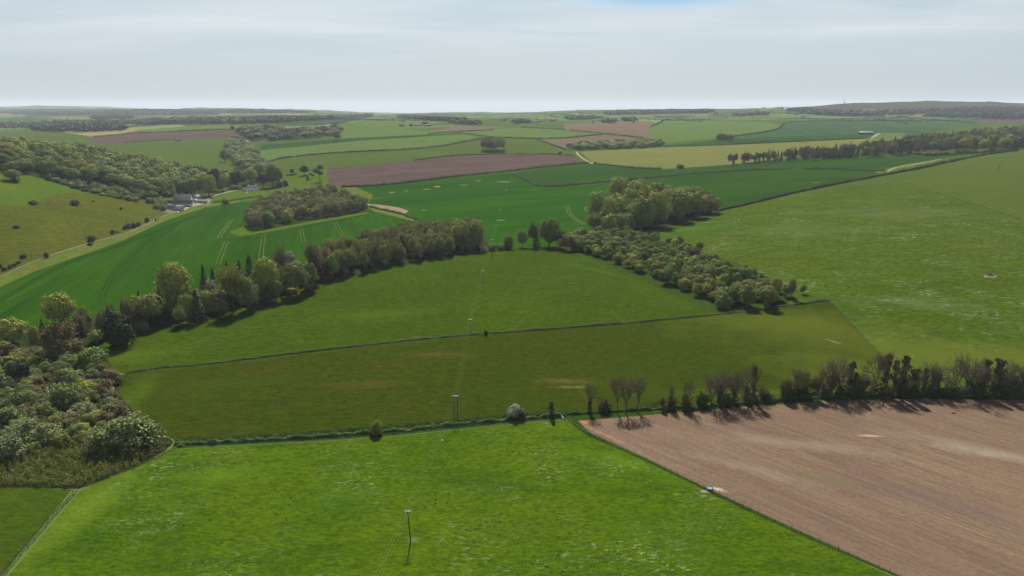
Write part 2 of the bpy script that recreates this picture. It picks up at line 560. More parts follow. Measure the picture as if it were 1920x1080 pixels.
def ex_plough(t, col):
    for (x, y, rx, ry, r, k, c) in [
        (1500, 832, 34, 5.0, -0.25, 0.45, (0.30, 0.25, 0.18)), (1800, 835, 30, 5, -0.45, 0.25, (0.34, 0.29, 0.23)), (1880, 855, 30, 4, -0.4, 0.4, (0.36, 0.32, 0.26)),
        (1390, 875, 26, 3.6, -0.5, 0.4, (0.28, 0.23, 0.17)), (1632, 817, 5, 0.9, -0.1, 0.9, (0.52, 0.40, 0.28)), (1345, 917, 3.0, 1.2, -0.5, 0.9, (0.55, 0.47, 0.40)),
        (1095, 791, 5, 1.6, -0.3, 0.8, (0.42, 0.20, 0.09)), (1140, 818, 13, 1.0, ROT_FENCE, 0.6, (0.40, 0.23, 0.13)),
        (1690, 925, 26, 9, -0.4, 0.45, (0.14, 0.095, 0.085)), (1800, 960, 26, 6, -0.4, 0.35, (0.15, 0.10, 0.085)), (1560, 900, 12, 3, -0.4, 0.5, (0.13, 0.13, 0.05)),
        (1860, 798, 15, 2.2, -0.3, 0.4, (0.15, 0.16, 0.06)), (1620, 798, 12, 2, -0.2, 0.3, (0.15, 0.15, 0.06)), (1900, 790, 40, 5, -0.1, 0.3, (0.18, 0.12, 0.10)),
        (1500, 960, 50, 2.4, ROT_FENCE, 0.4, (0.15, 0.10, 0.08)), (1330, 850, 40, 1.6, ROT_FENCE, 0.35, (0.16, 0.105, 0.085))]:
        f = t.blob(wpix(x, y), rx * S, ry * S, r, 0.95, 0.5)
        col = t.mix(t.math('MULTIPLY', f, k), col, tuple(v * 0.62 for v in c))
    return col


def ex_mid(t, col):
    for (x, y, rx, ry, r, k, c) in [(1060, 715, 16, 4, -.1, .45, (0.135, 0.115, 0.04)), (1075, 726, 9, 1.5, 0, .6, (0.2, 0.17, 0.08)), (820, 665, 22, 5, 0, .5, (0.09, 0.075, 0.018)), (1560, 620, 90, 40, -.2, .8, (0.086, 0.108, 0.010)), (1640, 690, 60, 24, -.1, .7, (0.09, 0.115, 0.012)),
                                    (690, 720, 20, 5, 0, .5, (0.085, 0.07, 0.018)), (1562, 640, 5, 1.4, -1.0, .7, (0.24, 0.2, 0.11)), (420, 720, 34, 8, .2, .4, (0.045, 0.075, 0.008))]:
        f = t.blob(wpix(x, y), rx * S, ry * S, r, 0.95, 0.6)
        col = t.mix(t.math('MULTIPLY', f, k), col, tuple(v * 0.62 for v in c))
    # brighter grass along the scrub edge and the hedge bottom
    for (x, y, rx, ry, r, k) in [(245, 745, 34, 8, R(98), .15), (1500, 735, 60, 5.0, 0, .2)]:
        f = t.blob(wpix(x, y), rx * S, ry * S, r, 0.8, 0.4)
        col = t.mix(t.math('MULTIPLY', f, k), col, (0.085, 0.165, 0.012))
    return col


def ex_up(t, col):
    for (x, y, rx, ry, r, k, c) in [(230, 665, 30, 14, .2, .3, (0.09, 0.16, 0.012)), (1110, 505, 44, 4, -.9, .5, (0.05, 0.13, 0.012)), (1060, 520, 26, 12, 0, .4, (0.05, 0.08, 0.01)),
                                    (700, 590, 40, 12, .2, .4, (0.075, 0.13, 0.010)), (780, 632, 3.5, 1.2, .1, .5, (0.17, 0.16, 0.08))]:
        f = t.blob(wpix(x, y), rx * S, ry * S, r, 0.95, 0.6)
        col = t.mix(t.math('MULTIPLY', f, k), col, tuple(v * 0.62 for v in c))
    return col


def ex_right(t, col):
    for (x, y, rx, ry, r, k, c) in [(1720, 570, 40, 16, -.2, .3, (0.13, 0.17, 0.075)), (1500, 430, 80, 40, -.2, .25, (0.12, 0.17, 0.06)), (1660, 400, 90, 44, -.3, .25, (0.13, 0.165, 0.07)),
                                    (1290, 430, 60, 22, .2, .5, (0.055, 0.14, 0.012)), (1650, 655, 110, 40, -.2, .85, (0.088, 0.112, 0.012)), (1850, 670, 70, 16, 0, .5, (0.095, 0.12, 0.012))]:
        f = t.blob(wpix(x, y), rx * S, ry * S, r, 0.95, 0.6)
        col = t.mix(t.math('MULTIPLY', f, k), col, tuple(v * 0.62 for v in c))
    return col


def ex_chalk(spots_):
    def f_(t, col):
        for (x, y, rx, ry, k, c) in spots_:
            f = t.blob(wpix(x, y), rx * S * 1.3, ry * S * 2.2, 0, 0.5, 0.5)
            col = t.mix(t.math('MULTIPLY', f, k), col, tuple(v * 0.62 for v in c))
        return col
    return f_


M = {}
M['near_pasture'] = pasture('near_pasture_grass', (0.074, 0.138, 0.003), (0.100, 0.165, 0.004), (0.046, 0.105, 0.004), 0.012, 1.0, 0.55, 0.9, 0.30, ex_near)
M['corner_pasture'] = pasture('corner_pasture_grass', (0.062, 0.105, 0.004), (0.050, 0.090, 0.005), (0.080, 0.088, 0.010), 0.03, 0.9, 0, 0, 0.25)
M['south_pasture'] = pasture('rough_olive_grass', (0.044, 0.066, 0.003), (0.052, 0.064, 0.004), (0.062, 0.060, 0.007), 0.02, 0.6, 0, 0, 0.42, ex_mid)
M['upper_pasture'] = pasture('valley_pasture_grass', (0.060, 0.112, 0.004), (0.048, 0.090, 0.004), (0.066, 0.105, 0.007), 0.014, 0.6, 0, 0, 0.34, ex_up)
M['right_pasture'] = pasture('big_pasture_grass', (0.070, 0.125, 0.014), (0.085, 0.135, 0.024), (0.055, 0.100, 0.012), 0.009, 0.5, 0.9, 0.8, 0.34, ex_right, (0.2, 0.26, 0.15))
M['far_right_pasture'] = pasture('far_pasture_grass', (0.088, 0.124, 0.016), (0.078, 0.116, 0.014), (0.095, 0.125, 0.022), 0.006, 0.6, 0.4, 0, 0.2, None, (0.2, 0.26, 0.15))
M['hill_pasture'] = pasture('hill_pasture_grass', (0.088, 0.120, 0.015), (0.070, 0.100, 0.013), (0.115, 0.115, 0.030), 0.012, 0.5, 0, 0, 0.3, None, rot=0.5)
M['hill_green'] = pasture('hill_green_grass', (0.078, 0.140, 0.014), (0.092, 0.150, 0.018), None, 0.01, 0.5, 0, 0, 0.12)
M['far_pasture'] = pasture('far_green_grass', (0.070, 0.120, 0.020), (0.085, 0.135, 0.025), (0.06, 0.10, 0.02), 0.004, 0.4, 0, 0, 0.15)
M['pale_pasture'] = pasture('pale_green_grass', (0.100, 0.165, 0.035), (0.115, 0.17, 0.042), None, 0.004, 0.4, 0, 0, 0.1)
M['dull_pasture'] = pasture('dull_grass', (0.105, 0.120, 0.045), (0.085, 0.105, 0.035), (0.13, 0.11, 0.06), 0.004, 0.4, 0, 0, 0.15)
M['yellow_field'] = cropfield('yellow_green_crop', (0.150, 0.160, 0.044), (0.130, 0.148, 0.042), 0.1, 0.1, 0.02)
M['straw_field'] = cropfield('straw_crop', (0.26, 0.23, 0.09), (0.2, 0.2, 0.075), 0.1, 0.1, 0.02)
CH = (0.36, 0.32, 0.20)
M['crop_left'] = cropfield('young_wheat_left', (0.018, 0.062, 0.003), (0.030, 0.080, 0.004), rot_between((70, 590), (300, 440)), 0.35, 0.05,
                           ex_chalk([(520, 405, 3, 1, .0, CH)]))
M['crop_mid'] = cropfield('young_wheat_middle', (0.018, 0.066, 0.003), (0.034, 0.090, 0.005), rot_between((800, 400), (1100, 370)), 0.45, 0.06,
                          ex_chalk([(735, 361, 4, 2.2, .6, CH), (762, 358, 3, 1.6, .5, CH), (820, 350, 5, 2, .75, CH), (870, 347, 6, 1.4, .5, CH), (897, 339, 4, 2, .6, CH), (945, 341, 9, 1.6, .75, CH),
                                    (800, 355, 5, 2, .4, CH), (939, 413, 3.6, 1.2, .7, CH), (795, 394, 2.2, 1.4, .5, CH), (1000, 357, 6, 1.0, .4, CH), (700, 372, 10, 3, .4, (0.09, 0.15, 0.02))]), 0.006)
M['crop_right'] = cropfield('young_wheat_right', (0.020, 0.060, 0.005), (0.030, 0.078, 0.006), rot_between((1100, 340), (1600, 330)), 0.35, 0.05,
                            ex_chalk([(1531, 342, 5, 1.4, .5, CH)]), 0.006)
M['crop_far'] = cropfield('young_wheat_far', (0.026, 0.068, 0.008), (0.040, 0.085, 0.010), rot_between((1000, 335), (1200, 318)), 0.35, 0.04)
M['crop_blue'] = cropfield('blue_green_crop', (0.035, 0.085, 0.035), (0.045, 0.10, 0.035), R(75), 0.35, 0.012)
M['plough'] = soil('ploughed_soil', (0.235, 0.158, 0.098), (0.190, 0.122, 0.082), (0.265, 0.192, 0.115), ROT_FENCE, 1.0, ex_plough)
M['brown_far'] = soil('ploughed_soil_far', (0.120, 0.074, 0.060), (0.098, 0.060, 0.050), (0.185, 0.130, 0.108), rot_between((640, 340), (1060, 300)), 0.3, None, 0.006, False)
M['brown_dull'] = soil('drilled_soil', (0.17, 0.12, 0.085), (0.14, 0.11, 0.07), (0.2, 0.15, 0.11), 0.1, 0.25, None, 0.004, False)
M['pale_soil'] = soil('pale_chalk_soil', (0.29, 0.235, 0.175), (0.25, 0.20, 0.15), (0.33, 0.27, 0.21), rot_between((693, 385), (765, 400)), 0.6, None, 0.03)
M['woodfloor'] = pasture('woodland_floor', (0.030, 0.040, 0.012), (0.045, 0.040, 0.018), (0.025, 0.045, 0.010), 0.05, 1, 0, 0, 0.3)
M['rough'] = pasture('rough_dark_grass', (0.035, 0.075, 0.010), (0.050, 0.085, 0.014), (0.065, 0.085, 0.025), 0.05, 1.2, 0, 0, 0.4)
M['verge'] = pasture('yellow_verge_grass', (0.115, 0.165, 0.022), (0.14, 0.17, 0.03), (0.16, 0.16, 0.055), 0.03, 0.6, 0, 0, 0.2)
M['far_ground'] = patchwork('far_fields_patchwork')
M['track'] = soil('chalk_track', (0.38, 0.34, 0.27), (0.32, 0.28, 0.21), (0.42, 0.38, 0.31), 0, 1, None, 0.05)
M['lane'] = soil('grey_lane', (0.21, 0.20, 0.16), (0.17, 0.16, 0.12), (0.23, 0.22, 0.18), 0, 1, None, 0.05)
M['heath'] = pasture('heath_hillside', (0.075, 0.066, 0.035), (0.04, 0.06, 0.022), (0.10, 0.075, 0.055), 0.003, 0.1, 0, 0, 0.4)

# ------------------------------------------------------------------ fields traced on the terrain (later ones win)
F = []


def fld(name, mat, pts, label=None):
    F.append((name, mat, pts, label))


fld('pasture', 'far_pasture', [(-700, 700), (-700, 243), (440, 243), (640, 236), (860, 224), (1010, 226), (1200, 232), (1300, 224), (1480, 226), (2500, 232), (2600, 800), (1000, 500)])
fld('field', 'straw_field', [(95, 244), (240, 240), (300, 241), (228, 252), (170, 256)], 'straw coloured field beyond the hillside wood')
fld('pasture', 'pale_pasture', [(228, 252), (262, 243), (440, 231), (460, 240), (330, 246), (250, 250)])
fld('field', 'brown_far', [(165, 257), (230, 250), (330, 246), (420, 244), (462, 247), (458, 256), (330, 261), (225, 270), (180, 268)], 'brown ploughed field above the hillside wood')
fld('pasture', 'far_pasture', [(225, 271), (330, 262), (455, 257), (480, 270), (440, 330), (380, 320), (250, 295)])
fld('field', 'crop_blue', [(455, 238), (540, 230), (700, 217), (695, 220), (590, 236)])
fld('pasture', 'pale_pasture', [(640, 236), (700, 219), (860, 226), (850, 238), (645, 246)])
fld('pasture', 'pale_pasture', [(640, 262), (640, 246), (740, 241), (800, 246), (858, 249), (655, 261)])
fld('field', 'brown_dull', [(800, 247), (860, 236), (950, 238), (880, 246)])
fld('field', 'crop_far', [(486, 282), (492, 272), (655, 259), (850, 250), (870, 251), (660, 265), (560, 275)], 'narrow dark green strip beside the cattle pasture')
fld('pasture', 'pale_pasture', [(484, 306), (486, 282), (560, 275), (660, 265), (870, 251), (905, 258), (830, 272), (755, 279), (630, 286), (530, 296), (494, 307)], 'pale green pasture where the cattle graze')
fld('pasture', 'far_pasture', [(500, 308), (530, 298), (630, 288), (755, 282), (830, 275), (905, 261), (1000, 261), (1062, 281), (1075, 290), (955, 289), (855, 292), (780, 301), (700, 309), (612, 318), (560, 326), (500, 330)])
fld('pasture', 'pale_pasture', [(870, 247), (976, 239), (1060, 244), (1135, 251), (1060, 258), (1002, 260), (930, 258), (860, 249)])
fld('field', 'brown_dull', [(1060, 243), (1055, 232), (1220, 226), (1225, 245), (1215, 259), (1140, 251)])
fld('field', 'brown_dull', [(1006, 262), (1060, 260), (1135, 253), (1200, 259), (1060, 280)])
fld('pasture', 'pale_pasture', [(1220, 236), (1250, 225), (1440, 229), (1470, 238), (1385, 253), (1240, 270), (1215, 258)], 'wide pale pasture rising beyond the small wood')
fld('field', 'crop_blue', [(1345, 263), (1385, 255), (1440, 247), (1462, 240), (1487, 229), (1765, 225), (1850, 228), (1790, 240), (1700, 256), (1625, 259), (1440, 267)], 'blue green crop field round the long barn')
fld('field', 'crop_far', [(1247, 274), (1345, 262), (1460, 256), (1660, 252), (1625, 259), (1440, 267)])
fld('pasture', 'pale_pasture', [(1640, 257), (1660, 250), (1696, 250), (1690, 262)])
fld('field', 'brown_far', [(1820, 222), (1930, 219), (2300, 219), (2300, 232), (1850, 231)])
fld('field', 'yellow_field', [(1088, 284), (1247, 276), (1335, 273), (1440, 269), (1625, 260), (1700, 262), (1500, 292), (1350, 312), (1240, 317), (1185, 314), (1112, 306)], 'yellow green field in front of the small wood')
fld('field', 'brown_far', [(614, 320), (612, 316), (700, 309), (780, 301), (855, 292), (955, 289), (1075, 291), (1092, 305), (1035, 312), (955, 321), (855, 330), (730, 345), (640, 350), (617, 346)], 'brown ploughed field in the middle distance')
fld('pasture', 'hill_green', [(528, 330), (612, 318), (617, 346), (640, 350), (630, 370), (560, 372)], 'small bright paddock beside the brown ploughed field')
fld('field', 'crop_mid', [(640, 351), (730, 347), (855, 332), (955, 323), (1022, 351), (1110, 346), (1185, 338), (1330, 380), (1300, 420), (1140, 425), (1050, 460), (930, 468), (780, 430), (690, 385), (660, 372)], 'dark green wheat field with chalky specks in the valley')
fld('field', 'crop_right', [(1180, 338), (1260, 331), (1335, 325), (1435, 320), (1550, 318), (1655, 322), (1565, 345), (1490, 361), (1440, 374), (1350, 396), (1300, 400), (1200, 380)], 'dark green wheat field behind the round clump')
fld('field', 'crop_far', [(962, 323), (1035, 313), (1108, 307), (1185, 316), (1240, 318), (1440, 303), (1830, 287), (1860, 288), (1790, 301), (1690, 314), (1640, 321), (1435, 318), (1335, 323), (1185, 336), (1110, 344), (1022, 349), (992, 341)], 'long strip of wheat below the yellow green field')
fld('verge', 'verge', [(1640, 321), (1690, 310), (1790, 294), (1907, 280), (1907, 283), (1790, 303), (1690, 323), (1650, 327)])
fld('verge', 'verge', [(640, 352), (660, 348), (700, 365), (690, 382), (650, 372)])
fld('field', 'pale_soil', [(688, 382), (715, 384), (748, 389), (766, 395), (760, 401), (720, 397), (694, 389)], 'pale bare triangle of chalk soil beside the wood')
fld('pasture', 'hill_pasture', [(-700, 640), (-700, 330), (0, 318), (120, 350), (270, 372), (300, 385), (310, 402), (233, 436), (160, 456), (67, 487), (0, 517), (-200, 610)], 'rough hill pasture dotted with bushes on the left')
fld('pasture', 'hill_green', [(-700, 400), (-700, 300), (0, 312), (70, 328), (120, 345), (175, 362), (110, 362), (55, 385), (0, 386)], 'bright green upper corner of the hill pasture')
fld('pasture', 'hill_green', [(310, 398), (395, 372), (470, 352), (560, 350), (640, 372), (560, 384), (470, 372), (400, 380), (340, 396)])
fld('field', 'crop_left', [(-500, 800), (-200, 628), (0, 534), (67, 505), (160, 474), (233, 448), (310, 413), (385, 388), (450, 378), (560, 384), (690, 392), (760, 402), (900, 440), (930, 468), (700, 540), (400, 600), (200, 660), (0, 660), (-300, 800)], 'sweeping dark green wheat field left of the tree belt')
fld('verge', 'verge', [(-500, 796), (-200, 620), (0, 521), (67, 491), (160, 460), (233, 440), (310, 406), (385, 383), (450, 374), (450, 379), (385, 389), (310, 414), (233, 450), (160, 476), (67, 508), (0, 538), (-200, 634), (-500, 830)])
fld('verge', 'hill_green', [(430, 435), (456, 425), (470, 437), (600, 412), (690, 397), (690, 401), (590, 418), (500, 435), (450, 443)])
fld('verge', 'verge', [(690, 386), (700, 388), (780, 410), (775, 415), (700, 396)])
fld('pasture', 'upper_pasture', [(180, 680), (196, 640), (300, 612), (420, 576), (600, 534), (720, 508), (800, 490), (900, 468), (935, 462), (1065, 464), (1190, 510), (1330, 576), (1420, 600), (1560, 562), (1560, 585), (1300, 625), (800, 660), (235, 700), (215, 698)], 'green pasture enclosed by the two tree belts')
fld('pasture', 'right_pasture', [(1225, 436), (1300, 412), (1352, 397), (1440, 376), (1490, 363), (1565, 347), (1640, 333), (1750, 359), (1850, 390), (1925, 416), (2100, 480), (2700, 700), (2700, 760), (1900, 745), (1660, 720), (1628, 658), (1545, 566), (1490, 556), (1480, 545), (1400, 500), (1300, 470)], 'large pasture with pale flecks on the right')
fld('pasture', 'far_right_pasture', [(1640, 333), (1680, 326), (1715, 320), (1790, 304), (1840, 294), (1907, 284), (2600, 230), (3200, 700), (2700, 700), (2100, 480), (1925, 416), (1850, 390), (1750, 359)], 'far pasture beyond the diagonal fence')
fld('pasture', 'south_pasture', [(213, 716), (235, 699), (400, 686), (660, 653), (880, 631), (1200, 604), (1380, 586), (1470, 572), (1556, 564), (1640, 655), (1700, 700), (1800, 715), (2700, 760), (2700, 770), (1900, 758), (1450, 768), (1060, 786), (850, 800), (600, 820), (330, 826), (300, 812), (250, 770), (225, 740)], 'rough olive pasture between the low hedge and the stream bank')
fld('scrub_ground', 'woodfloor', [(-900, 1100), (-900, 640), (0, 600), (60, 612), (180, 640), (200, 668), (215, 700), (225, 740), (250, 770), (302, 812), (325, 828), (310, 845), (250, 880), (150, 916), (130, 917), (0, 914), (-300, 905)])
fld('belt_floor', 'woodfloor', [(100, 632), (190, 600), (300, 575), (420, 545), (560, 505), (700, 468), (790, 450), (900, 442), (925, 470), (895, 474), (800, 487), (720, 502), (640, 522), (560, 544), (400, 588), (300, 612), (200, 640), (150, 650)])
fld('belt_floor', 'rough', [(1035, 462), (1060, 445), (1110, 430), (1200, 440), (1300, 466), (1400, 500), (1470, 535), (1490, 560), (1462, 574), (1440, 581), (1345, 589), (1325, 582), (1184, 516), (1066, 468)])
fld('clump_floor', 'woodfloor', [(1110, 420), (1130, 395), (1180, 380), (1300, 375), (1345, 385), (1350, 398), (1300, 410), (1230, 432), (1160, 448), (1110, 440)])
fld('clump_floor', 'woodfloor', [(458, 425), (470, 385), (560, 365), (640, 362), (690, 385), (690, 396), (600, 410), (500, 430), (470, 434)])
fld('wood_floor', 'woodfloor', [(-700, 335), (-700, 270), (0, 285), (150, 290), (300, 320), (400, 340), (470, 330), (520, 335), (530, 350), (470, 350), (400, 362), (330, 368), (290, 374), (250, 372), (180, 360), (110, 345), (60, 330), (0, 318)])
fld('pasture', 'near_pasture', [(-900, 2600), (-120, 1250), (12, 1084), (150, 921), (200, 897), (270, 868), (322, 843), (400, 838), (600, 828), (720, 820), (850, 807), (1000, 792), (1062, 787), (1100, 815), (1200, 860), (1312, 916), (1500, 1003), (1685, 1086), (1950, 1230), (2900, 2600)], 'bright green pasture nearest the camera')
fld('pasture', 'corner_pasture', [(-1500, 2000), (-900, 905), (0, 914), (135, 918), (0, 1083), (-140, 1250), (-900, 2500)], 'olive green corner of pasture at bottom left')
fld('ploughed_field', 'plough', [(1084, 789), (1140, 783), (1220, 778), (1330, 768), (1450, 759), (1570, 750), (1700, 748), (1920, 750), (2700, 757), (3400, 2600), (2950, 2600), (1965, 1230), (1690, 1080), (1505, 998), (1318, 911), (1205, 856), (1105, 810)], 'brown ploughed field at lower right')
fld('stream_bank', 'rough', [(322, 842), (330, 822), (430, 822), (600, 812), (750, 800), (860, 788), (960, 780), (1062, 776), (1062, 786), (1000, 791), (850, 806), (720, 819), (600, 827), (400, 837)])
fld('field_margin', 'rough', [(1062, 786), (1062, 774), (1250, 760), (1450, 748), (1580, 742), (1700, 739), (1920, 741), (2700, 745), (2700, 757), (1920, 750), (1700, 748), (1570, 750), (1450, 759), (1330, 768), (1220, 778), (1084, 789), (1105, 810), (1205, 856), (1318, 911), (1505, 998), (1690, 1080), (1684, 1083), (1498, 1002), (1312, 915), (1200, 860), (1098, 815)])
fld('farmyard', 'lane', [(305, 398), (318, 380), (330, 366), (392, 366), (393, 384), (372, 386), (350, 392), (332, 399)])
fld('garden', 'hill_green', [(395, 368), (400, 352), (452, 340), (452, 352), (430, 362)])


def wfld(name, mat, uy, label=None):
    F.append((name, mat, ('world', [(u * y * S, y * S) for u, y in uy]), label))


wfld('hills', 'heath', [(0.385, 4100), (0.43, 3700), (0.50, 3900), (0.56, 3650), (0.64, 3600), (0.70, 3800), (0.9, 3700), (1.2, 3800), (1.2, 6500), (0.385, 6500)], 'heathery hill with a monument on its crest')


def road(name, mat, pts, w, label):
    """a strip polygon round a line given in pixels; w in metres"""
    c = P(*zip(*smooth_line(pts, 6)))[:, :2]
    d = np.gradient(c, axis=0)
    d /= np.linalg.norm(d, axis=1)[:, None] + 1e-9
    nrm = np.stack([-d[:, 1], d[:, 0]], -1)
    poly = [tuple(q) for q in c + nrm * w / 2] + [tuple(q) for q in (c - nrm * w / 2)[::-1]]
    F.append((name, mat, ('world', poly), label))


road('lane', 'lane', [(-200, 612), (-90, 560), (0, 519), (67, 489), (160, 458), (233, 438), (275, 420), (310, 404), (337, 395)], 2.5, 'narrow grey lane along the foot of the hill pasture')
road('lane', 'track', [(337, 395), (352, 389), (370, 383), (380, 380), (390, 377), (391, 370)], 5, 'white lane through the farmyard')
road('track', 'track', [(392, 372), (410, 364), (447, 356), (465, 354)], 5, 'white drive to the white house')
road('track', 'track', [(1081, 284), (1085, 291), (1096, 299), (1111, 307)], 5, 'white track beside the yellow green field')
road('track', 'track', [(1765, 298), (1728, 305), (1690, 312), (1672, 317), (1664, 323)], 3.6, 'pale track beside the long hedge')
road('track', 'track', [(1634, 259), (1643, 253), (1650, 250)], 9, 'pale track up to the long barn')

# ------------------------------------------------------------------ ground mesh: constrained triangulation in (u, ln Y)
YN, YF = 40 * S, 15500.0
polys = []
for name, mat, pts, label in F:
    if pts[0] == 'world':
        w = pts[1]
    else:
        d = densify(list(pts) + [pts[0]], 16)[:-1]
        q = P(*zip(*d))
        w = [tuple(v[:2]) for v in q]
    polys.append([(x / max(y, 1), math.log(max(y, YN * 0.8))) for x, y in w])
cv = []
ce = []
us = np.arange(-1.75, 1.751, 0.022)
ls = np.arange(math.log(YN), math.log(YF) + 0.02, 0.022)
for i, u in enumerate(us):
    for j, l in enumerate(ls):
        cv.append((u + (0.011 if j % 2 else 0), l))
edge_clip = (us[0], us[-1], ls[0], ls[-1])
for pl in polys:
    b = len(cv)
    n = len(pl)
    cv += [(min(max(u, -1.74), 1.74), min(max(l, ls[0] + 0.003), ls[-1] - 0.003)) for u, l in pl]
    ce += [(b + i, b + (i + 1) % n) for i in range(n)]
ov, oe, of, *_ = delaunay_2d_cdt([Vector(v) for v in cv], ce, [], 0, 1e-6, False)
V2 = np.array([(v.x, v.y) for v in ov])
T = np.array([f for f in of if len(f) == 3])
Yw = np.exp(V2[:, 1])
Xw = V2[:, 0] * Yw
VW = np.stack([Xw, Yw, H(Xw, Yw)], -1)
a_, b_, c_ = VW[T[:, 0]], VW[T[:, 1]], VW[T[:, 2]]
nz = (b_[:, 0] - a_[:, 0]) * (c_[:, 1] - a_[:, 1]) - (b_[:, 1] - a_[:, 1]) * (c_[:, 0] - a_[:, 0])
T = np.where(nz[:, None] < 0, T[:, ::-1], T)
T = T[np.abs(nz) > 1e-7]
cen = V2[T].mean(1)
owner = np.full(len(T), -1)
for k, pl in enumerate(polys):
    bu, bl = np.array(pl).min(0), np.array(pl).max(0)
    cand = np.nonzero((cen[:, 0] >= bu[0]) & (cen[:, 0] <= bl[0]) & (cen[:, 1] >= bu[1]) & (cen[:, 1] <= bl[1]))[0]
    if len(cand):
        ins = inside(cen[cand, 0], cen[cand, 1], pl)
        owner[cand[ins]] = k
# vertex normals of the whole sheet, shared by every field so that no seam shows
hx = (H(Xw + 1.5, Yw) - H(Xw - 1.5, Yw)) / 3.0
hy = (H(Xw, Yw + 1.5) - H(Xw, Yw - 1.5)) / 3.0
VN = np.stack([-hx, -hy, np.ones_like(hx)], -1)
VN /= np.linalg.norm(VN, axis=1)[:, None]
BVH = BVHTree.FromPolygons([tuple(v) for v in VW], [tuple(int(i) for i in t) for t in T])


def gz(x, y):
    h = BVH.ray_cast(Vector((x, y, 3000)), Vector((0, 0, -1)))
    return h[0].z if h[0] is not None else float(H(x, y))


def make_mesh(name, verts, faces_flat, counts, mats, smooth=False):
    me = bpy.data.meshes.new(name)
    verts = np.asarray(verts, np.float32)
    me.vertices.add(len(verts))
    me.vertices.foreach_set('co', verts.ravel())
    me.loops.add(len(faces_flat))
    me.loops.foreach_set('vertex_index', np.asarray(faces_flat, np.int32))
    me.polygons.add(len(counts))
    st = np.concatenate([[0], np.cumsum(counts)[:-1]]).astype(np.int32)
    me.polygons.foreach_set('loop_start', st)
    me.polygons.foreach_set('loop_total', np.asarray(counts, np.int32))
    if smooth:
        me.polygons.foreach_set('use_smooth', np.ones(len(counts), bool))
    me.update(calc_edges=True)
    for m in mats:
        me.materials.append(m)
    return me


def link(name, me, parent=None, loc=None):
    o = bpy.data.objects.new(name, me)
    COL.objects.link(o)
    if parent is not None:
        o.parent = parent
    if loc is not None:
        o.location = loc
    return o


def tag(o, label=None, cat=None, group=None, kind=None):
    if label:
        o['label'] = label
    if cat:
        o['category'] = cat
    if group:
        o['group'] = group
    if kind:
        o['kind'] = kind
    return o


for k in range(-1, len(F)):
    sel = T[owner == k]
    if not len(sel):
        continue
    used, inv = np.unique(sel, return_inverse=True)
    inv = inv.reshape(-1)
    name, mat, _, label = ('ground', 'far_ground', None, 'patchwork of far fields reaching the horizon') if k < 0 else F[k]
    me = make_mesh(name, VW[used], inv, [3] * len(sel), [M[mat]], True)
    me.normals_split_custom_set_from_vertices([tuple(v) for v in VN[used]])
    o = link(name, me)
    tag(o, label, None, None, 'structure')

# ------------------------------------------------------------------ mesh helpers
class MB:
    """collects quads / triangles of one part"""
    def __init__(self):
        self.v, self.f, self.c, self.n = [], [], [], 0

    def add(self, v, f):
        v = np.asarray(v, float)
        self.v.append(v)
        for q in f:
            self.f.extend(int(i) + self.n for i in q)
            self.c.append(len(q))
        self.n += len(v)

    def addarr(self, v, farr):
        v = np.asarray(v, float)
        farr = np.asarray(farr)
        self.v.append(v)
        self.f.extend((farr + self.n).ravel().tolist())
        self.c.extend([farr.shape[1]] * len(farr))
        self.n += len(v)

    def tube(self, pts, rad, sides=6, cap=True):
        pts = [np.asarray(p, float) for p in pts]
        vs_, fs_ = [], []
        for i, p in enumerate(pts):
            t = pts[min(i + 1, len(pts) - 1)] - pts[max(i - 1, 0)]
            t = t / (np.linalg.norm(t) + 1e-9)
            a = np.cross(t, (0, 0, 1) if abs(t[2]) < 0.9 else (1, 0, 0))
            a /= np.linalg.norm(a) + 1e-9
            b = np.cross(t, a)
            r = rad[i] if hasattr(rad, '__len__') else rad
            for s in range(sides):
                an = 2 * math.pi * s / sides
                vs_.append(p + r * (math.cos(an) * a + math.sin(an) * b))
        for i in range(len(pts) - 1):
            for s in range(sides):
                s2 = (s + 1) % sides
                fs_.append((i * sides + s, i * sides + s2, (i + 1) * sides + s2, (i + 1) * sides + s))
        if cap:
            fs_.append(tuple(range(sides))[::-1])
            fs_.append(tuple((len(pts) - 1) * sides + s for s in range(sides)))
        self.add(vs_, fs_)

    def box(self, c, size, yaw=0.0):
        x, y, z = (q / 2 for q in size)
        cs, sn = math.cos(yaw), math.sin(yaw)
        v = []
        for dz in (-z, z):
            for dx, dy in ((-x, -y), (x, -y), (x, y), (-x, y)):
                v.append((c[0] + dx * cs - dy * sn, c[1] + dx * sn + dy * cs, c[2] + dz))
        self.add(v, [(3, 2, 1, 0), (4, 5, 6, 7), (0, 1, 5, 4), (1, 2, 6, 5), (2, 3, 7, 6), (3, 0, 4, 7)])

    def mesh(self, name, mats, smooth=False):
        return make_mesh(name, np.concatenate(self.v), self.f, self.c, mats if isinstance(mats, list) else [mats], smooth)


